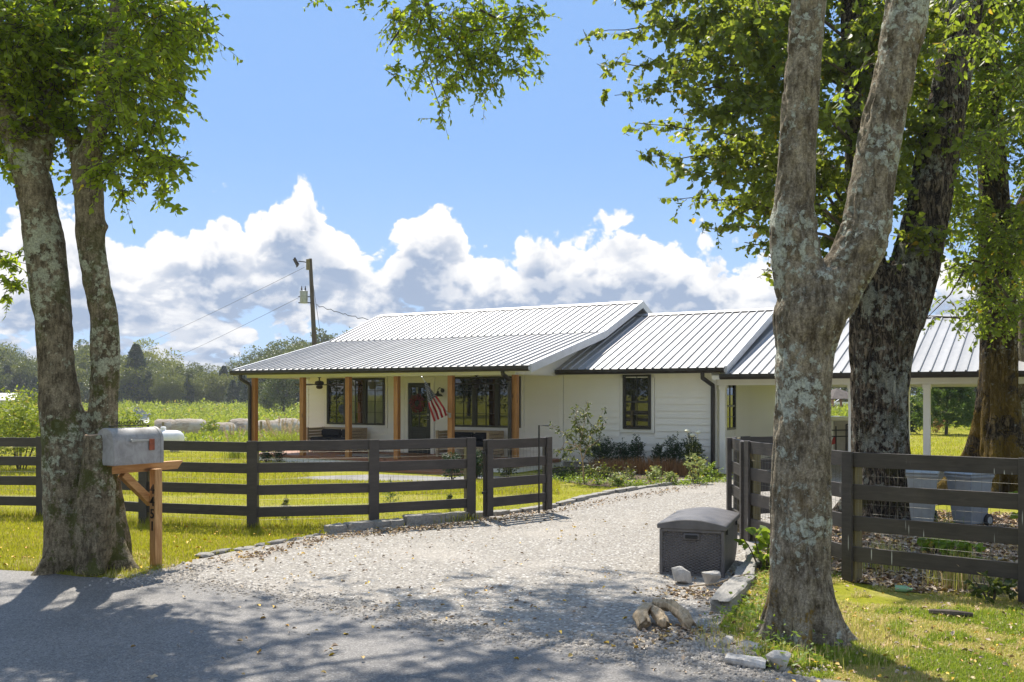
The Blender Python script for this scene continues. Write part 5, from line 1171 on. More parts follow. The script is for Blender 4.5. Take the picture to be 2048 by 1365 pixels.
# long limb over the drive that carries the spray hanging into the picture
hub = pix(238, -40, Z1)
L1 = [hub, Vector((-4.1, 10.6, 7.6)), Vector((-3.0, 11.1, 8.3)), Vector((-1.9, 11.6, 8.1)), Vector((-1.2, 11.9, 7.5)), pix(860, 40, 12), pix(920, 100, 12), pix(960, 150, 12)]
extra1 = []
lim = [(L1, [.085, .075, .065, .055, .045, .03, .018, .008])]
for c in [[(850, 20), (830, 80), (850, 130), (880, 215)], [(840, 20), (800, 60), (780, 90)], [(900, 70), (960, 60), (1030, 75), (1075, 110)], [(930, 110), (990, 130), (1040, 150)], [(885, 60), (870, 120), (875, 170)], [(960, 20), (1000, 40), (1060, 20)], [(910, 90), (920, 140), (930, 170)]]:
    lim.append(([pix(x, y, 12 + random.uniform(-.2, .2)) for x, y in c], [.016, .012, .008, .004][:len(c)]))
for c in ([hub, (-4.6, 11.0, 7.5), (-5.4, 12.2, 8.6), (-6.6, 13.4, 9.6), (-8.2, 14.3, 10.3)], [hub, (-3.7, 11.3, 8.2), (-2.6, 12.6, 9.2), (-1.6, 13.6, 9.8), (-.4, 14.2, 10.2)], [pix(238, -40, Z1), (-4.3, 11.6, 8.6), (-4.0, 13.0, 9.8), (-3.4, 14.4, 10.4)]): lim.append((c, [.06, .04, .026, .016, .008][:len(c)]))
for k in range(46):
    r = random.uniform(.2, .42); x, y, z = random.uniform(-2.8, .2), random.uniform(13.6, 16.2), random.uniform(9.0, 10.6)
    if z > 2.3 + .416 * y + r: extra1.append(((x, y, z), (r, r, r * .7)))
limb(t1, lim, M['twig'], 'overhanging_limb')
crown1 = [(60, 60, 120), (190, 60, 130), (310, 40, 100), (370, 45, 62), (140, 165, 105), (255, 175, 110), (325, 140, 72), (365, 95, 45), (225, 275, 85), (310, 245, 50), (295, 320, 62), (345, 320, 26), (60, 195, 95), (40, 290, 50), (165, 335, 38), (325, 375, 24), (245, 375, 26), (62, 340, 36), (20, 150, 100), (255, 90, 90), (120, 30, 100), (345, 405, 14), (190, 350, 26), (410, 60, 26), (330, 330, 40), (10, 60, 100), (355, 190, 34), (110, 250, 60), (20, 250, 50), (15, 300, 36), (70, 300, 40), (45, 335, 30), (210, 330, 30), (90, 100, 90)]
P1 = [crown_blobs(pblobs(crown1, Z1, 1.0, .8), 135, .42, 16, .072, droop=.20, wid=.56)]
P1.append(crown_blobs(pblobs([(12, 520, 34), (22, 560, 34), (8, 590, 16), (40, 505, 16)], Z1 - .1, 1, .2), 140, .28, 12, .08, droop=.3))
hang = [(850, 40, 55), (960, 30, 70), (1030, 45, 45), (880, 105, 52), (985, 105, 55), (800, 70, 30), (792, 140, 22), (835, 150, 22), (905, 160, 40), (970, 165, 34), (1035, 140, 30), (1060, 105, 26), (880, 222, 15), (872, 236, 8), (895, 195, 8), (790, 30, 30), (1070, 30, 26), (630, -6, 12), (720, 2, 18), (830, 15, 30), (920, 60, 50), (770, 5, 14), (1075, 140, 12), (1050, 60, 34), (940, 120, 40)]
P1.append(crown_blobs(pblobs(hang, 12, .95, .5), 135, .34, 12, .072, droop=.30, wid=.56))
up1 = list(extra1)
for k in range(640):                                  # the crown goes on above the picture and out over the road
    x = random.uniform(-9.5, -0.2); y = random.uniform(10.2, 15.2); z = random.uniform(6.8, 11.3); r = random.uniform(.22, .5)
    if z > 2.3 + 0.416 * y + r: up1.append(((x, y, z), (r, r, r * .7)))
P1.append(crown_blobs(up1, 19, .5, 11, .10, droop=.3, wid=.5))
def cat(ps): return merge([p[0] for p in ps]), merge([p[1] for p in ps])
leafpart(t1, cat(P1), M['leaf_hack'])
# 2: forked tree in front, right
Z2 = 7.3
t2 = empty('forked_tree', gnd(1615, 1282), 0, 'large forked tree with grey lichened trunk in front of the right fence', 'tree')
TR = px_chain(Z2, [(1612, 1330, 66), (1606, 1250, 62), (1602, 1150, 57), (1602, 1000, 60), (1604, 900, 58), (1606, 800, 54), (1609, 700, 60), (1618, 640, 72), (1624, 600, 70), (1612, 550, 54)])
LS = px_chain(Z2, [(1624, 640, 55), (1600, 570, 52), (1588, 500, 50), (1586, 440, 47), (1588, 400, 41), (1594, 300, 38), (1602, 200, 37), (1609, 100, 35), (1618, 0, 37), (1628, -120, 33), (1632, -300, 28), (1620, -520, 16), (1600, -700, 6)])
RS = px_chain(Z2, [(1640, 640, 50), (1680, 570, 50), (1716, 500, 50), (1733, 455, 49), (1741, 400, 46), (1752, 330, 45), (1765, 250, 44), (1782, 180, 42), (1800, 100, 41), (1816, 0, 43), (1836, -130, 38), (1870, -320, 28), (1930, -560, 14)])
KB = px_chain(Z2, [(1735, 460, 44), (1760, 462, 34), (1776, 468, 20)])
trunkpart(t2, grown('trunk', M['bark_r'], [TR, LS, RS, KB], .020, .017, 13.0, .6, ((2.25, 7.33), .11, .20, 7, .6), 8, .5, .42))
up2 = []
for k in range(9):
    a = random.uniform(0, 6.28); r = random.uniform(.4, 4.2); y = 7.6 + math.sin(a) * r; z = random.uniform(5.8, 9.5)
    if y > 2 and z > 2.3 + .416 * y: up2.append(((2.8 + math.cos(a) * r, y, z), (random.uniform(.4, .9),) * 2 + (random.uniform(.3, .6),)))
P2 = [crown_blobs(up2, 24, .6, 12, .12, droop=.3, wid=.5)]
P2.append(crown_blobs(pblobs([(1705, 175, 36), (1680, 190, 20), (1730, 130, 24), (1560, 20, 30), (1520, -5, 30)], Z2 + .3, 1, .2), 34, .3, 8, .085, droop=.4, wid=.5))
leafpart(t2, cat(P2), M['leaf_deep'])
# 3: tall poplar behind it, sprays reaching left
Z3 = 14.7
t3 = empty('poplar_tree', gnd(1762, 1036), 0, 'dark furrowed poplar trunk behind the forked tree, leafy sprays reaching left', 'tree')
TT = px_chain(Z3, [(1764, 1070, 70), (1763, 1000, 60), (1760, 900, 54), (1758, 800, 55), (1762, 700, 62), (1770, 640, 70), (1775, 590, 72), (1765, 540, 56)])
TL = px_chain(Z3, [(1760, 620, 48), (1735, 520, 34), (1722, 420, 28), (1718, 330, 29), (1720, 230, 30), (1716, 120, 28), (1708, 0, 27), (1700, -160, 22), (1690, -400, 12)])
TR3 = px_chain(Z3, [(1790, 640, 56), (1822, 560, 50), (1842, 480, 46), (1858, 400, 44), (1876, 300, 41), (1896, 200, 38), (1914, 100, 35), (1934, 0, 33), (1960, -160, 26), (2000, -400, 13)])
trunkpart(t3, grown('trunk', M['bark_p'], [TT, TL, TR3], .034, .022, 8.0, .28, ((5.72, 14.72), .22, .35, 6, 2.0), 12, .9, .5))
sp = [((1640, 70), (1178, 68), 52, 15), ((1640, 150), (1205, 130), 55, 16), ((1620, -15), (1265, 8), 60, 24), ((1640, 200), (1228, 185), 52, 17), ((1640, 300), (1268, 250), 52, 18), ((1640, 360), (1290, 308), 50, 18), ((1640, 410), (1362, 345), 46, 24),
      ((1650, 440), (1352, 398), 44, 17), ((1650, 470), (1408, 458), 34, 17), ((1640, 520), (1488, 490), 26, 16), ((1650, 555), (1528, 545), 20, 14), ((1640, 30), (1330, 60), 70, 40), ((1640, 120), (1380, 110), 70, 44), ((1650, 240), (1400, 225), 66, 44), ((1650, 340), (1420, 300), 60, 40), ((1640, -60), (1220, -20), 50, 22), ((1640, 420), (1480, 420), 50, 40)]
bl = []; lim3 = []
for a, b, r0, r1 in sp:
    Zs = Z3 + random.uniform(-1.2, 1.0); n = max(5, int(abs(a[0] - b[0]) / 34)); pth = []
    for k in range(n + 1):
        t = k / n; x = a[0] + (b[0] - a[0]) * t; y = a[1] + (b[1] - a[1]) * t - math.sin(math.pi * t) * 14; r = r0 + (r1 - r0) * t
        pth.append(pix(x + random.uniform(-5, 5), y + random.uniform(-9, 9), Zs + random.uniform(-.25, .25)))
        if k > 0: bl.append((pix(x + random.uniform(-8, 8), y + random.uniform(-r, r) * .35, Zs + random.uniform(-.5, .5)), (r * Z3 / FPX,) * 2 + (r * .8 * Z3 / FPX,)))
    lim3.append(([pix(1725, a[1] + random.uniform(30, 150), Z3)] + pth, [.026] + [.020 * (1 - k / (n + 1)) + .003 for k in range(n + 1)]))
limb(t3, lim3, M['twig'])
P3 = [crown_blobs(bl, 62, .40, 13, .092, droop=.22, wid=.80, kind='round', updir=.35)]
bl = [(pix(random.uniform(1650, 1860), random.uniform(-20, 560), Z3 + random.uniform(-.9, 2.8)), (.45, .45, .4)) for k in range(56)]
P3.append(crown_blobs(bl, 42, .5, 12, .105, droop=.3, wid=.8, kind='round', updir=.35))
bl = [(pix(random.uniform(1200, 2000), random.uniform(-300, -40), Z3 + random.uniform(-1.0, 2.5)), (.5, .5, .4)) for k in range(18)]
P3.append(crown_blobs(bl, 20, .6, 11, .13, droop=.25, wid=.8, kind='round', updir=.35))
leafpart(t3, cat(P3), M['leaf_pop'])
# 4: mossy trunk at the right
Z4 = 18.4
t4 = empty('mossy_tree', gnd(1992, 985), 0, 'tree with golden moss on its flared trunk behind the bins', 'tree')
T4 = px_chain(Z4, [(1998, 1010, 60), (1998, 960, 54), (1998, 900, 46), (1996, 850, 42), (1996, 780, 37), (1997, 700, 35), (1996, 620, 35), (1992, 520, 32), (1988, 400, 28), (1980, 250, 25), (1975, 80, 23), (1965, -100, 18), (1960, -300, 9)])
T4b = px_chain(Z4, [(1996, 560, 28), (2030, 470, 22, .2), (2070, 360, 18, .4), (2110, 200, 14, .7), (2150, 0, 8, 1)])
trunkpart(t4, grown('trunk', M['bark_m'], [T4, T4b], .04, .024, 8.0, .2, ((9.43, 18.45), .42, .55, 6, 1.0), 21, 1.0, .4))
t5 = empty('grey_tree', gnd(2066, 960), 0, 'grey lichened trunk cut by the right edge of the picture', 'tree')
trunkpart(t5, grown('trunk', M['bark_l'], [px_chain(20, [(2070, 980, 50), (2066, 900, 38), (2062, 800, 32), (2062, 700, 30), (2068, 560, 27), (2076, 400, 24), (2085, 200, 20), (2095, -50, 10)])], .04, .02, 7.0, .4, ((11.0, 20), .3, .5, 5, 0), 25, .5, .4))
def right_mass(n, x0, x1, y0, y1, za, zb, r, per_m2, leaf, **kw):
    bl = []
    for k in range(n):
        x = random.uniform(x0, x1); y = random.uniform(y0, y1); lim_ = 470 + 150 * max(0, min(1, (x - 1890) / 60))
        if x < 1930 and y > 470: continue
        z = random.uniform(za, zb); rr_ = random.uniform(.6, 1.2) * r; bl.append((pix(x, y, z), (rr_, rr_, rr_ * .8)))
    return crown_blobs(bl, per_m2, .5, 11, leaf, **kw)
P4 = [right_mass(135, 1850, 2120, -60, 640, 15.5, 19, .50, 48, .105, droop=.35, wid=.55), right_mass(14, 1900, 2100, -60, 300, 10.8, 13.0, .30, 60, .09, droop=.5, wid=.46)]
low = [(1985, 520, 30), (1950, 540, 22), (2030, 560, 26), (1960, 590, 22), (1990, 610, 24), (1930, 600, 18), (1900, 615, 16), (1880, 600, 14), (1950, 640, 12), (1975, 655, 14), (2000, 640, 18), (1860, 590, 12), (1905, 640, 8), (1860, 640, 7), (2035, 610, 12), (2025, 660, 8), (1870, 545, 14), (1905, 570, 12), (1925, 530, 20)]
P4.append(crown_blobs(pblobs(low, 16.8, .8, .6), 60, .38, 10, .085, droop=.3, wid=.6))
bl = [(pix(random.uniform(1850, 2500), random.uniform(-250, -30), random.uniform(15, 20)), (.6, .6, .5)) for k in range(18)]
P4.append(crown_blobs(bl, 20, .6, 11, .13, droop=.3, wid=.6))
leafpart(t4, cat(P4), M['leaf_deep'])
limb(t4, [([pix(a, b, 17) for a, b in c], [.035, .022, .012, .006]) for c in [[(1985, 560), (1950, 545), (1915, 530), (1880, 545)], [(1985, 530), (1940, 520), (1900, 590), (1850, 640)], [(1990, 620), (1950, 640), (1900, 635), (1855, 632)], [(1990, 560), (2020, 600), (2040, 610), (2060, 615)]]], M['twig'])

# ------------------------------------------------------------------ small trees and shrubs by the house
def shrub(name, label, c, w, h, n, leaf, mat, cat, seed, wid=.5, stems=5, kind='ovate', up=.6, group=None, spiky=.0, droop=.1):
    rg = np.random.default_rng(seed); root = empty(name, c, 0, label, cat, group)
    e = in_ellipsoid(n, rg); e[:, 2] = np.abs(e[:, 2]) if False else e[:, 2]
    lump = 1 + fbm(norm(e) * 2.0 + seed, 3, seed) * .7
    roots = e * lump[:, None] * np.array([w / 2, w / 2, h / 2]) * .82 + np.array([0, 0, h * .52])
    d = norm(e * .8 + rg.normal(size=(n, 3)) * .45 + np.array([0, 0, up])); L = rg.uniform(.5, 1.2, n) * min(w, h) * .22
    a, b = spray(roots, d, L, 9, leaf, wid=wid, droop=droop, kind=kind, twr=.003, rg=rg, updir=.5); a[0][:, 2] = np.maximum(a[0][:, 2], .01)
    tag(obj('foliage', mesh_np('foliage', a[0], a[1], mat=mat), root), kind='stuff')
    m = MB()
    for k in range(stems):
        q = rg.normal(size=3) * .12 * w; m.tube([(q[0] * .3, q[1] * .3, -.02), (q[0], q[1], h * .4), (q[0] * 1.8, q[1] * 1.8, h * .75)], [.012, .008, .004], 5)
    m.build('stem', M['twig'], root); return root
def wat(px, v): return W(u_at(px, v), v, 0.0)
BOX = [(1205, -.60, .95, .80, 'broad dark boxwood behind the slender sapling'), (1248, -.62, .48, .78, 'dark boxwood right of the sapling, under the left of the wing window'), (1274, -.58, .40, .92, 'tall narrow boxwood below the wing window'), (1318, -.62, .38, .74, 'short boxwood just right of the wing window'), (1346, -.66, .52, .92, 'wide boxwood between the wing window and the downspout'), (1382, -.70, .58, .98, 'tallest boxwood beside the wing downspout')]
for i, (px, v, w, h, lb) in enumerate(BOX): shrub('boxwood_shrub', lb, wat(px, v), w, h, int(300 * w * h / .4), .042, M['leaf_box'], 'shrub', 40 + i, .5, up=.9, group='boxwoods along the wing wall')
fl_ = shrub('flowering_bush', 'leggy bush with white flower heads before the wing downspout', wat(1388, -1.05), .5, .95, 130, .06, M['leaf_sap'], 'bush', 61, .42, up=1.0)
m = MB(); fo = fl_.location
for x, y in ((1374, 863), (1396, 866), (1384, 872)): q = pix(x, y, fo.y) - fo; m.lathe([(.001, -.03), (.05, -.02), (.07, .01), (.04, .045), (.001, .055)], 10, q).tube([(q.x * .4, q.y, .3), q], .006, 4)
m.build('flower_head', M['petal'], fl_)
for i, (px, py, w, h, lb) in enumerate([(1392, 968, .55, .66, 'variegated bush right of the russet sedges before the downspout'), (1418, 962, .45, .42, 'bright green clump at the corner of the wing'), (1308, 968, .42, .36, 'variegated low plant among the right russet sedges'), (1235, 972, .40, .25, 'variegated low plant at the left end of the russet sedges'), (1340, 970, .34, .28, 'small pale leaved plant left of the variegated bush')]):
    shrub('bed_plant', lb, gnd(px, py), w, h, int(160 * w), .05, M['leaf_bright'] if i == 1 else M['leaf_var'], 'plant', 70 + i, .6, up=.5)
# slender sapling
sa = empty('sapling', gnd(1168, 968), 0, 'slender multi branched sapling before the wing wall left of the window', 'sapling'); so = Vector(sa.location)
ZS = so.y; ch = [[(1168, 968), (1166, 930), (1160, 890), (1168, 850), (1176, 800)], [(1166, 920), (1180, 880), (1195, 850), (1208, 815)], [(1163, 905), (1145, 880), (1125, 865), (1098, 852)], [(1161, 890), (1140, 900), (1115, 898)], [(1164, 870), (1150, 840), (1155, 815)], [(1170, 880), (1190, 862), (1212, 848)], [(1163, 900), (1185, 890), (1200, 878)], [(1160, 895), (1130, 885), (1118, 905)]]
trunkpart_m = MB()
for i, c in enumerate(ch): trunkpart_m.tube([pix(x, y, ZS + (0.12 * (i % 3 - 1) if k else 0)) - so for k, (x, y) in enumerate(c)], [.022, .017, .012, .007, .003][:len(c)] if i == 0 else [.011, .008, .005, .002], 6)
trunkpart_m.build('trunk', M['stub'], sa, smooth=True)
rows = [(1170, 830, 16), (1178, 808, 8), (1155, 850, 18), (1140, 868, 14), (1120, 862, 9), (1104, 853, 6), (1185, 862, 18), (1200, 838, 10), (1208, 818, 6), (1165, 885, 20), (1140, 895, 14), (1118, 900, 10), (1190, 885, 12), (1205, 856, 8), (1150, 820, 8), (1128, 905, 10), (1175, 905, 12), (1160, 865, 20), (1145, 915, 10)]
pa = crown_blobs(pblobs(rows, ZS, 1, .15), 190, .18, 8, .058, droop=.1, wid=.55, twr=.003)
leafpart(sa, pa, M['leaf_sap'], 'foliage')
# by the porch and in the lawn
for i, (px, py, w, h, lb) in enumerate([(532, 925, .40, .36, 'round boxwood left of its twin at the porch corner'), (558, 924, .42, .38, 'round boxwood against the left end of the porch deck'), (905, 962, .55, .62, 'dark shrub at the right end of the porch steps'), (955, 960, .55, .70, 'dark shrub seen between the fence and the gate leaf'), (1015, 955, .5, .42, 'low leafy shrub behind the gate leaf')]):
    shrub('porch_shrub', lb, gnd(px, py), w, h, int(260 * w * h / .2 * .6), .045, M['leaf_box'] if i != 4 else M['leaf_sap'], 'shrub', 90 + i, .5, up=.6)
def grassclump(name, label, c, h, n, mat, seed, cat='ornamental grass', plume=0, spread=.35, parent_kind=None):
    rg = np.random.default_rng(seed); root = empty(name, c, 0, label, cat); V, Q = blades(np.zeros((n, 3)) + rg.normal(size=(n, 3)) * np.array([spread * .25, spread * .25, 0]), h * rg.uniform(.6, 1.1, n), .009, rg, lean=.55)
    tag(obj('blades', mesh_np('blades', V, Q, mat=mat), root), kind='stuff')
    if plume:
        P = rg.normal(size=(plume, 3)) * np.array([spread * .5, spread * .5, 0]); d = norm(np.concatenate([P[:, :2] * 1.2 + rg.normal(size=(plume, 2)) * .22, np.ones((plume, 1))], 1)); P[:, :2] *= .3
        C = P[:, None] + d[:, None] * (np.linspace(.5, 1, 5) * h * 1.25)[None, :, None]; tv, tq = twig_arrays(C, np.full(plume, .004), np.full(plume, .003))
        k = 26; t = rg.uniform(.70, 1, (plume, k)); PP = P[:, None] + d[:, None] * (t * h * 1.25)[..., None]; n2 = plume * k
        D = norm(np.repeat(d, k, 0) + rg.normal(size=(n2, 3)) * .35); lv = leaf_arrays(PP.reshape(-1, 3), D, rg.normal(size=(n2, 3)), np.full(n2, .075), .22)
        v, q = merge([(tv, tq), lv]); tag(obj('plumes', mesh_np('plumes', v, q, mat=M['plume']), root), kind='stuff')
    return root
def blades(P, H, w, rg, lean=.35):
    n = len(P); a = rg.uniform(0, 2 * math.pi, n); s = np.stack([np.cos(a), np.sin(a), 0 * a], 1); f = np.stack([-np.sin(a), np.cos(a), 0 * a], 1) * (rg.normal(size=n) * lean)[:, None]
    H = np.asarray(H)[:, None]; z = np.array([[0, 0, 1.0]]); W2 = (w * rg.uniform(.6, 1.2, n))[:, None] / 2
    p1 = P + z * H * .55 + f * H * .25; p2 = P + z * H * np.maximum(.5, 1 - .3 * np.abs(f).sum(1, keepdims=True)) + f * H * .85
    V = np.stack([P - s * W2, P + s * W2, p1 + s * W2 * .8, p1 - s * W2 * .8, p2 + s * W2 * .1, p2 - s * W2 * .1], 1).astype(np.float32)
    b = (np.arange(n) * 6)[:, None]; Q = np.concatenate([b + np.array([[0, 1, 2, 3]]), b + np.array([[3, 2, 4, 5]])], 1).reshape(-1, 4)
    return V.reshape(-1, 3), Q
grassclump('fountain_grass', 'fountain grass with pale plumes left of the corner porch post', W(-14.0, -2.2), .8, 260, M['leaf_weed'], 3, plume=14, spread=.7)
grassclump('fountain_grass', 'fountain grass with pale plumes between the two left porch posts', W(-14.1, -.2), .95, 420, M['leaf_weed'], 5, plume=34, spread=.9)
grassclump('fountain_grass', 'wide plumed fountain grass touching the second porch post', W(-13.65, .1), .85, 300, M['leaf_weed'], 6, plume=22, spread=.8)
for i, (px, py, h, lb) in enumerate([(572, 1046, .42, 'bushy young cedar seedling between the two middle fence posts'), (780, 1012, .50, 'pale tipped cedar seedling behind the fence right of the middle post'), (900, 1022, .32, 'small cedar seedling near the left gate post')]):
    c = gnd(px, py); r = empty('cedar_seedling', c, 0, lb, 'seedling'); rg = np.random.default_rng(120 + i); n = 70; z = rg.random(n) ** .8; a = rg.uniform(0, 6.28, n)
    d = norm(np.stack([np.cos(a), np.sin(a), .5 + 0 * a], 1)); L = h * .45 * (1.05 - z); x, y = spray(np.stack([0 * z, 0 * z, z * h * .85], 1), d, L, 12, .035, .3, .1, twr=.003, rg=rg)
    tag(obj('foliage', mesh_np('foliage', x[0], x[1], mat=M['leaf_sap'] if i != 1 else M['leaf_pine']), r), kind='stuff'); MB().tube([(0, 0, -.02), (.01, 0, h)], [.008, .003], 6).build('stem', M['twig'], r)
def bigleaf(label, c, h, w, n, mat, seed, leaf=.10): return shrub('weed_plant', label, c, w, h, n, leaf, mat, 'weed', seed, .75, 4, 'round', .5, droop=.2)
bigleaf('bright leafy weed sprouting between the deck box and the forked tree', Vector((2.72, 10.2, 0)), .55, .5, 22, M['leaf_bright'], 131)
bigleaf('leafy weed behind the right fence near the picture edge', Vector((7.1, 12.6, 0)), .9, .8, 60, M['leaf_bright'], 132)
bigleaf('round leaved weed under the lowest board of the right fence', gnd(1868, 1112), .26, .3, 14, M['leaf_bright'], 133); bigleaf('small bright weed under the fence right of the round leaved weed', gnd(1925, 1128), .28, .35, 16, M['leaf_bright'], 134)
bigleaf('low dark weed at the foot of the right fence', gnd(1985, 1205), .25, .5, 22, M['leaf_sap'], 135, .06)
grassclump('daylily_clump', 'strappy yellow green leaves in front of the grey bin', gnd(1895, 1072), .42, 26, M['leaf_bright'], 9, 'plant', 0, .4)
grassclump('grass_tuft', 'long arching grass tuft under the right fence boards', gnd(1915, 1178), .42, 190, M['drygrass'], 10, 'grass tuft', 0, .5)
grassclump('grass_tuft', 'dry grass tuft beside the right fence post', gnd(1770, 1145), .42, 120, M['drygrass'], 12, 'grass tuft', 0, .5)
# ------------------------------------------------------------------ far trees: prototypes, then copies that share meshes
def clump_crown(seed, w, h, kind, n):
    rg = np.random.default_rng(seed)
    if kind == 'broad':
        k = 34; c = in_ellipsoid(k, rg) * np.array([w * .38, w * .38, h * .40]) + np.array([0, 0, h * .54]); r = rg.uniform(.10, .24, k) * w
        i = rg.integers(0, k, n); d = norm(rg.normal(size=(n, 3))); P = c[i] + d * (r[i] * rg.uniform(.6, 1.08, n))[:, None] * np.array([1, 1, .8]); D = norm(d + rg.normal(size=(n, 3)) * .6); L = rg.uniform(.2, .55, n) * w * .075
    else:
        z = rg.random(n) ** .75; a = rg.uniform(0, 6.28, n); tier = .78 + .35 * np.abs(np.sin(z * 17 + np.floor(a * 1.3) * 1.7)); R0 = w / 2 * (1 - z) ** .8 * tier * rg.uniform(.5, 1.06, n) + .02 * w
        P = np.stack([np.cos(a) * R0, np.sin(a) * R0, z * h * .96 + h * .03], 1); D = norm(np.stack([np.cos(a), np.sin(a), .1 + .6 * z], 1) + rg.normal(size=(n, 3)) * .5); L = rg.uniform(.25, .55, n) * w * .12
    return leaf_arrays(P, D, rg.normal(size=(n, 3)), L, .75, .1, 'clump')
protos = {'broad': [], 'cedar': []}
for s in range(5):
    v, q = clump_crown(200 + s, 7.4, 9.6, 'broad', 7600); tm = MB().tube([(0, 0, -.3), (.1, 0, 2.5), (0, .1, 5.5)], [.24, .18, .08], 8)
    for j in range(4): an = j * 1.6 + s; tm.tube([(0.05, 0, 2.4 + j * .5), (math.cos(an) * 1.2, math.sin(an) * 1.2, 4.2 + j * .5), (math.cos(an) * 2.2, math.sin(an) * 2.2, 5.6 + j * .4)], [.1, .06, .03], 6)
    protos['broad'].append((tm.mesh('trunk', M['far_trunk'], smooth=True), mesh_np('crown', v, q, mat=M['leaf_far'])))
for s in range(3):
    v, q = clump_crown(220 + s, 5.4, 8.4, 'cedar', 5200); protos['cedar'].append((MB().tube([(0, 0, -.3), (0, 0, 8.3)], [.16, .03], 7).mesh('trunk', M['far_trunk']), mesh_np('crown', v, q, mat=M['leaf_cedar'])))
def fartree(kind, x, y, s, label, group, sz=1.0, rz=None):
    tm, cm = random.choice(protos[kind]); z = float(terrain(np.array(x), np.array(y)))
    r = empty('broadleaf_tree' if kind == 'broad' else 'cedar_tree', (x, y, z), random.uniform(0, 6.28) if rz is None else rz, label, 'tree', group); r.scale = (s, s, s * sz)
    obj('trunk', tm, r); obj('crown', cm, r); return r
G1 = 'trees of the left treeline'
def skyline(px): return np.interp(px, [-200, 0, 60, 110, 150, 180, 215, 240, 275, 310, 360, 410, 470, 520, 570, 620, 700, 900], [712, 722, 730, 748, 712, 712, 730, 722, 728, 742, 742, 752, 742, 728, 712, 704, 700, 720])
r3 = random.Random(5)
for row, (zz, dj, n) in enumerate([(202, 8, 38), (188, 7, 44), (174, 5, 48)]):
    for k in range(n):
        px = -170 + (k + r3.uniform(-.35, .35)) * 900 / n; z = zz + r3.uniform(-dj, dj); kd = 'cedar' if r3.random() < (.06, .12, .16)[row] else 'broad'
        hh = 1.9 + (HY - skyline(px)) * z / FPX + 1.25; hh *= (1.0, .95, .80)[row] * r3.uniform(.86, 1.06); s = hh / 7.4
        fartree(kd, (px - CX) * z / FPX, z, s, 'broad leafy tree in the treeline beyond the hay bales' if kd == 'broad' else 'dark pointed cedar in the treeline beyond the hay bales', G1, r3.uniform(.92, 1.08))
fartree('broad', (306 - CX) * 210 / FPX, 210, 1.6, 'round topped dark tree standing above the left treeline', None, 1.0); fartree('cedar', (272 - CX) * 172 / FPX, 172, 1.45, 'spiky cedar rising beside the round topped tree', None, 1.0)
fartree('broad', (568 - CX) * 120 / FPX, 120, .78, 'rounded bright green tree seen between the left porch posts', None, 1.05); fartree('broad', (540 - CX) * 128 / FPX, 128, .5, 'small light green tree left of the rounded tree between the porch posts', None, 1.0)
G2 = 'trees beyond the right field'
for row, (zz, n) in enumerate([(150, 16), (128, 14)]):
    for k in range(n):
        px = 1560 + (k + r3.uniform(-.35, .35)) * 620 / n; z = zz + r3.uniform(-7, 7); fartree('broad', (px - CX) * z / FPX, z, r3.uniform(.95, 1.2), 'tall leafy tree beyond the field behind the carport', G2, r3.uniform(.95, 1.15))
for k in range(16):                                    # across the road, seen in the window glass
    tt_ = k / 15; fartree('broad', -66 + 40 * tt_ + r3.uniform(-3, 3), 30 - 66 * tt_ + r3.uniform(-3, 3), r3.uniform(.8, 1.15), 'leafy tree across the road mirrored in the house windows', 'trees across the road', 1.0)
# the single pine on the back lawn
ZP = 45.0; pn = empty('pine_tree', ((1894 - CX) * ZP / FPX, ZP, 0), 0, 'bright green young pine standing alone on the back lawn', 'tree'); rg = np.random.default_rng(77)
n = 900; z = rg.random(n) ** .9; a = rg.uniform(0, 6.28, n); Rr = 1.9 * (1.02 - z) ** .75 * rg.uniform(.35, 1.08, n) * (.7 + .4 * np.abs(np.sin(z * 13 + np.floor(a) * 1.1)))
P = np.stack([np.cos(a) * Rr, np.sin(a) * Rr, .42 + z * 2.85], 1); D = norm(np.stack([np.cos(a), np.sin(a), .5 + 0 * a], 1) + rg.normal(size=(n, 3)) * .3)
k = 22; n2 = n * k; D2 = norm(np.repeat(D, k, 0) + rg.normal(size=(n2, 3)) * .75); P2_ = np.repeat(P, k, 0) + np.repeat(D, k, 0) * rg.uniform(0, .2, (n2, 1)); v, q = leaf_arrays(P2_, D2, rg.normal(size=(n2, 3)), rg.uniform(.12, .26, n2), .18, 0)
tag(obj('crown', mesh_np('crown', v, q, mat=M['leaf_pine']), pn), kind='stuff'); tm = MB().tube([(-.05, 0, -.1), (0, 0, .6), (.02, 0, 1.8), (0, 0, 3.1)], [.085, .07, .045, .01], 8)
for j in range(26): an = j * 2.4; zz = .5 + j * .09; tm.tube([(0, 0, zz), (math.cos(an) * .55 * (1.3 - zz / 3), math.sin(an) * .55 * (1.3 - zz / 3), zz + .12), (math.cos(an) * 1.2 * (1.2 - zz / 3), math.sin(an) * 1.2 * (1.2 - zz / 3), zz + .32)], [.02, .013, .005], 5)
tm.build('trunk', M['far_trunk'], pn, smooth=True)
shrub('round_bush', 'round dark bush at the edge of the back lawn left of the carport post', ((1812 - CX) * 46 / FPX, 46, 0), 1.5, 1.5, 420, .12, M['leaf_box'], 'bush', 141)
shrub('rusty_bush', 'rust coloured dying bush left of the lone pine', ((1872 - CX) * 48 / FPX, 48, 0), .9, .95, 120, .10, M['sedge'], 'bush', 142)
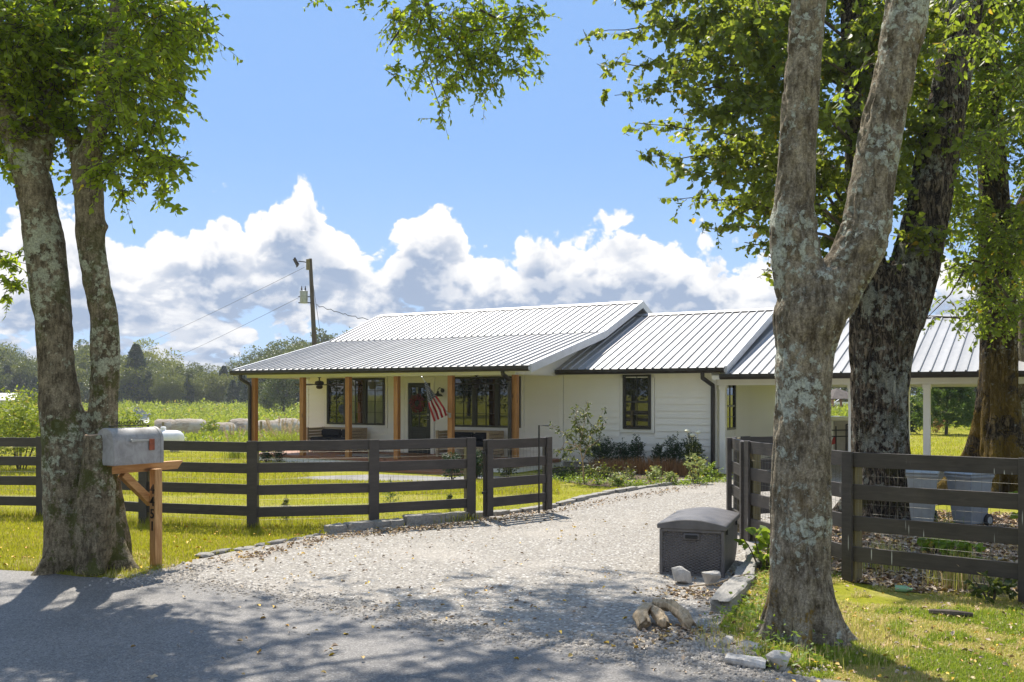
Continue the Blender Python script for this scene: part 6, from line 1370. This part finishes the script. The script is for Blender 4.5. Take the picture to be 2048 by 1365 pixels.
# ------------------------------------------------------------------ ground cover nobody could count
def inpoly(P, poly):
    x, y = P[:, 0], P[:, 1]; r = np.zeros(len(P), bool); q = [(p[0], p[1]) for p in poly]; j = len(q) - 1
    for i in range(len(q)):
        xi, yi = q[i]; xj, yj = q[j]; c = ((yi > y) != (yj > y)) & (x < (xj - xi) * (y - yi) / (yj - yi + 1e-12) + xi); r ^= c; j = i
    return r
def view(n, px0, px1, y0, y1, pw=1.0):
    """random ground points, evenly spread over a region of the view"""
    px = rng.uniform(px0, px1, n); py = rng.uniform(y0, y1, n); Z = FPX * CAMH / (py - HY); return np.stack([(px - CX) * Z / FPX, Z, 0 * Z], 1)
ROADP = [far_l] + ROAD_E + [far_r, far_r + rn * 6.2, far_l + rn * 6.2]
HOUSEP = [W(UL - .1, -2.5), W(UM, -2.5), W(UM, -.05), W(6.4, -.05), W(6.4, 8.1), W(UL - .1, 8.1)]
STEPP = [W(-9.2, -3.8), W(-4.9, -3.8), W(-4.9, -2.4), W(-9.2, -2.4)]
def free(P, polys):
    k = np.ones(len(P), bool)
    for q in polys: k &= ~inpoly(P, q)
    return P[k]
BLOCK = [ROADP, DRIVE, HOUSEP, BED, MULCH, WALK, STEPP]
def grassfield(name, P, hlo, hhi, w, mat, lean=.45, lumps=1.0):
    n = len(P); h = rng.uniform(hlo, hhi, n) * (1 + lumps * fbm(P * 1.3, 3, 5)); P = P.copy(); P[:, 2] = terrain(P[:, 0], P[:, 1])
    V, Q = blades(P, h, w, rng, lean); tag(obj(name, mesh_np(name, V, Q, mat=mat)), kind='stuff')
P = free(np.concatenate([view(110000, -60, 700, 1035, 1160), view(52000, -60, 1450, 962, 1070)]), BLOCK); grassfield('lawn_grass', P, .025, .07, .007, M['grass'])
P = free(np.concatenate([view(60000, -60, 620, 905, 990), view(24000, 560, 1120, 960, 990)]), BLOCK); grassfield('lawn_grass', P, .04, .09, .013, M['grass'])
P = free(view(170000, 1440, 2110, 1120, 1420), [ROADP, DRIVE, HOUSEP]); g = fbm(P * .9, 3, 9); P = P[g > -.30]; g = fbm(P * 1.6, 4, 44); grassfield('verge_grass', P[(g < .05) & (g > -.17)], .014, .05, .006, M['drygrass'], 1.1); grassfield('verge_grass', P[g >= .05], .02, .07, .007, M['drygrass2'], .9)
P = free(view(30000, 1560, 2048, 868, 990), [HOUSEP, DRIVE, MULCH]); grassfield('back_lawn_grass', P, .05, .10, .02, M['grass'])
# tufts along fence lines, kerb stones and the foot of trees
pts = []
for a, b in zip(lf[:-1], lf[1:]): t = rng.random((2600, 1)); pts.append(np.array(a)[None] * (1 - t) + np.array(b)[None] * t + rng.normal(size=(2600, 3)) * np.array([.08, .10, 0]))
P = np.concatenate(pts); P[:, 2] = 0; grassfield('fence_line_grass', P, .04, .16, .007, M['grass'], .5)
a = rng.uniform(0, 6.28, 2600); r = rng.uniform(.42, .95, 2600); P = np.stack([-4.62 + np.cos(a) * r, 10.33 + np.sin(a) * r, 0 * a], 1); a = rng.uniform(0, 6.28, 2600); r = rng.uniform(.40, .85, 2600)
P = free(np.concatenate([P, np.stack([2.25 + np.cos(a) * r, 7.33 + np.sin(a) * r, 0 * a], 1)]), [ROADP]); grassfield('tree_foot_grass', P, .03, .13, .006, M['drygrass'], .55)
# bright low weeds beside the edging stones, in front of the forked tree
def lowplants(name, P, n, leaf, mat, h=.07, wid=.55, kind='ovate'):
    i = rng.integers(0, len(P), n); Q = P[i] + rng.normal(size=(n, 3)) * np.array([.06, .06, 0]); Q[:, 2] = np.abs(rng.normal(size=n)) * h + .01 + terrain(Q[:, 0], Q[:, 1])
    D = norm(rng.normal(size=(n, 3)) * np.array([1, 1, .4]) + np.array([0, 0, .25])); v, q = leaf_arrays(Q, D, norm(rng.normal(size=(n, 3)) * .5 + np.array([0, 0, 1])), leaf * rng.uniform(.5, 1.3, n), wid, .1, kind)
    tag(obj(name, mesh_np(name, v, q, mat=mat)), kind='stuff')
P = np.concatenate([np.array(gnd(*p))[None] + rng.normal(size=(30, 3)) * np.array([.10, .12, 0]) for p in [(1545, 1120), (1555, 1150), (1535, 1180), (1520, 1215), (1505, 1255), (1530, 1275), (1550, 1300), (1530, 1190), (1500, 1235), (1560, 1330), (1620, 1335), (1480, 1245)]])
lowplants('verge_weeds', P, 1500, .042, M['leaf_bright'])
P = np.concatenate([np.array(gnd(*p))[None] + rng.normal(size=(20, 3)) * np.array([.3, .15, 0]) for p in [(1150, 965), (1200, 968), (1260, 972), (1310, 972), (1360, 970), (1405, 965), (1420, 962), (1130, 960)]])
lowplants('bed_ground_cover', P, 3600, .05, M['leaf_bright'], .06)
P = np.concatenate([np.array(gnd(*p))[None] + rng.normal(size=(20, 3)) * np.array([.25, .10, 0]) for p in [(1110, 958), (1150, 955), (1190, 958), (1230, 958)]]); lowplants('bed_ground_cover', P, 2600, .06, M['leaf_sap'], .12)
P = np.concatenate([wat(px, -1.05 + rng.normal() * .12)[:] + rng.normal(size=(60, 3)) * np.array([.12, .10, 0]) for px in range(1195, 1390, 6)]); P[:, 2] = 0; grassfield('russet_sedge_row', P, .22, .42, .016, M['sedge'], .30, .6)
# tall weeds at the far edge of the left lawn and over the field
def weeds(name, n, px0, px1, Z0, Z1, h, leaf, mat, lump=1.0, seed=4):
    px = rng.uniform(px0, px1, n); Z = rng.uniform(Z0, Z1, n); X = (px - CX) * Z / FPX; q = np.stack([X * .45, Z * .45, 0 * X], 1); hh = h * np.clip(.55 + lump * fbm(q, 4, seed) * 2.2, .1, 2.0)
    z = terrain(X, Z) + hh * np.sqrt(rng.random(n)); P = np.stack([X, Z, z], 1); D = norm(rng.normal(size=(n, 3)) * np.array([.8, .8, .5]) + np.array([0, 0, .7])); v, Q = leaf_arrays(P, D, rng.normal(size=(n, 3)), leaf * rng.uniform(.5, 1.3, n), .42, .1)
    tag(obj(name, mesh_np(name, v, Q, mat=mat)), kind='stuff')
weeds('tall_weeds', 30000, -60, 640, 33, 50, .5, .15, M['leaf_weed'])
weeds('tall_weeds', 44000, -160, 700, 74, 120, 1.25, .27, M['leaf_weed'], 1.2, 8)
weeds('tall_weeds', 40000, -200, 720, 120, 165, 1.8, .40, M['leaf_weed'], 1.2, 9)
weeds('field_grass', 22000, 1560, 2060, 48, 118, .95, .32, M['leaf_weed'], .8, 12)
shrub('weed_thicket', 'tall bright yellow green thicket left of the twin stemmed tree', ((40 - CX) * 24 / FPX, 24, 0), 2.6, 2.0, 900, .085, M['leaf_weed'], 'thicket', 150, .45, 14, up=1.2)
shrub('weed_thicket', 'yellow green thicket showing between the twin stems and the dish', ((250 - CX) * 26 / FPX, 26, 0), 1.4, 1.5, 380, .085, M['leaf_weed'], 'thicket', 151, .45, 10, up=1.2)
shrub('weed_thicket', 'broad bright thicket behind the left tree at the picture edge', ((-70 - CX) * 25 / FPX, 25, 0), 3.0, 1.9, 700, .085, M['leaf_weed'], 'thicket', 152, .45, 12, up=1.2)
shrub('weed_clump', 'leafy weed climbing the field post before the pale bale', ((420 - CX) * 56 / FPX, 56, -1.45), 1.1, 2.0, 200, .14, M['leaf_weed'], 'weed', 153, .5, 6, up=1.0)
# loose stones, fallen leaves
def pebbles(name, P, s, mat, flat=.6):
    n = len(P); base = np.array([(1, 0, 0), (-.5, .87, 0), (-.5, -.87, 0), (.3, .5, .8), (-.6, 0, .75), (.3, -.5, .7)], float); F = np.array([(0, 1, 3), (1, 2, 4), (2, 0, 5), (3, 4, 5), (1, 4, 3), (2, 5, 4), (0, 3, 5)])
    a = rng.uniform(0, 6.28, n); ca, sa = np.cos(a), np.sin(a); sc = s[:, None] * rng.uniform(.65, 1.2, (n, 3)); V = base[None] * (1 + rng.uniform(-.3, .3, (n, 6, 3))) * sc[:, None]; V[:, :, 2] *= flat
    X = V[:, :, 0] * ca[:, None] - V[:, :, 1] * sa[:, None]; Y = V[:, :, 0] * sa[:, None] + V[:, :, 1] * ca[:, None]; V = np.stack([X + P[:, None, 0], Y + P[:, None, 1], V[:, :, 2] + P[:, None, 2] - .003], -1)
    tag(obj(name, mesh_np(name, V.reshape(-1, 3), tris=(F[None] + (np.arange(n) * 6)[:, None, None]).reshape(-1, 3), mat=mat)), kind='stuff')
P = view(52000, 300, 1720, 958, 1345); P = P[inpoly(P, DRIVE) & ~inpoly(P, ROADP)]; g = fbm(P * np.array([.9, .5, 0]), 3, 77); P = P[rng.random(len(P)) < np.clip(.62 + g * 2.4, .12, 1)]; P[:, 2] = .011; pebbles('loose_gravel', P, rng.uniform(.004, .0125, len(P)) * np.where(rng.random(len(P)) < .04, 2.0, 1), M['pebbles'])
# coarser stones where the gravel meets the asphalt, spilling a little onto it
L = []
for a, b in zip(ROAD_E[3:-1], ROAD_E[4:]): t = rng.random((420, 1)); L.append(np.array(a)[None] * (1 - t) + np.array(b)[None] * t + rng.normal(size=(420, 3)) * .17)
P = np.concatenate(L); P[:, 2] = np.where(inpoly(P, ROADP), .024, .012); pebbles('road_edge_stones', P, rng.uniform(.007, .024, len(P)), M['pebbles'], .7)
P = np.concatenate([np.array(gnd(*p))[None] + rng.normal(size=(150, 3)) * np.array([.20, .16, 0]) for p in [(1430, 1290), (1470, 1300), (1510, 1325), (1390, 1300), (1330, 1290), (320, 1150), (360, 1140), (300, 1155), (1200, 1290)]]); P[:, 2] = .013; pebbles('road_edge_stones', P, rng.uniform(.012, .038, len(P)), M['pebbles'], .7)
def litter(name, P, size, mat, z=.016):
    n = len(P); P = P.copy(); P[:, 2] = z + rng.uniform(0, .02, n); D = norm(rng.normal(size=(n, 3)) * np.array([1, 1, .22])); N = norm(rng.normal(size=(n, 3)) * .35 + np.array([0, 0, 1]))
    v, q = leaf_arrays(P, D, N, size * rng.uniform(.5, 1.25, n), .6, -.22); tag(obj(name, mesh_np(name, v, q, mat=mat)), kind='stuff')
P = view(1700, 380, 1720, 962, 1330); P = P[inpoly(P, DRIVE) & ~inpoly(P, ROADP)]; g = fbm(P * 1.1, 4, 31) + rng.normal(size=len(P)) * .05; litter('fallen_leaves', P[g > .06], .045, M['litter'])
L = []
for pa, pb, n, s in [((655, 1078), (955, 1048), 420, .10), ((985, 1042), (1110, 1024), 160, .10), ((1110, 1024), (1400, 972), 300, .14), ((440, 1130), (660, 1080), 240, .12), ((1330, 1190), (1500, 1200), 240, .16), ((1290, 1285), (1400, 1270), 160, .14), ((1490, 1150), (1440, 1240), 160, .12), ((700, 1075), (1100, 1035), 300, .25)]:
    a, b = np.array(gnd(*pa)), np.array(gnd(*pb)); t = rng.random((n, 1)); L.append(a * (1 - t) + b * t + rng.normal(size=(n, 3)) * s)
litter('fallen_leaves', np.concatenate(L), .05, M['litter'])
P = view(15000, 1530, 2100, 985, 1190); P = P[inpoly(P, MULCH)]; litter('fallen_leaves', P, .075, M['litter'], .012)
P = view(520, 1450, 2100, 1150, 1400); P = free(P, [ROADP, DRIVE]); litter('fallen_leaves', P, .042, M['litter'], .03)
P = view(110, 520, 1720, 1040, 1330); litter('yellow_leaves', P, .05, M['yellow_litter'], .026); P = free(view(120, -40, 620, 1060, 1150), [ROADP]); litter('yellow_leaves', P, .05, M['yellow_litter'], .05)
P = view(60, 200, 1400, 1180, 1380); litter('pale_leaves', P, .05, M['litter'], .03)
P = view(90, 1500, 2100, 1120, 1390); litter('yellow_leaves', P, .04, M['yellow_litter'], .05)
tag(MB().tube([gnd(1378, 1180) + Vector((0, 0, .03)), gnd(1430, 1178) + Vector((0, 0, .05)), gnd(1500, 1172) + Vector((0, 0, .13))], [.010, .008, .005], 6).build('fallen_stick', M['log'], None), 'bare curved stick lying across the edging stone by the deck box', 'stick')
tag(MB().tube([gnd(1860, 1232) + Vector((0, 0, .03)), gnd(1900, 1238) + Vector((0, 0, .045)), gnd(1945, 1240) + Vector((0, 0, .04))], [.03, .035, .022], 8).build('fallen_stick', M['twig'], None), 'short rotten branch lying in the grass right of the forked tree', 'stick')

# thin late-summer air between here and the treeline
hz = MB().box(-420, 420, -150, 430, -2.6, 24); hm = bpy.data.materials.new('thin_air'); hm.use_nodes = True; ht = NT(hm.node_tree); ht.n.remove(ht.n['Principled BSDF'])
pv = ht.node('ShaderNodeVolumePrincipled'); pv.inputs['Color'].default_value = (0.86, 0.92, 1.0, 1); pv.inputs['Density'].default_value = 0.0004; pv.inputs['Anisotropy'].default_value = 0.3
ht.l.new(pv.outputs[0], ht.n['Material Output'].inputs['Volume']); tag(hz.build('haze', hm), kind='stuff')
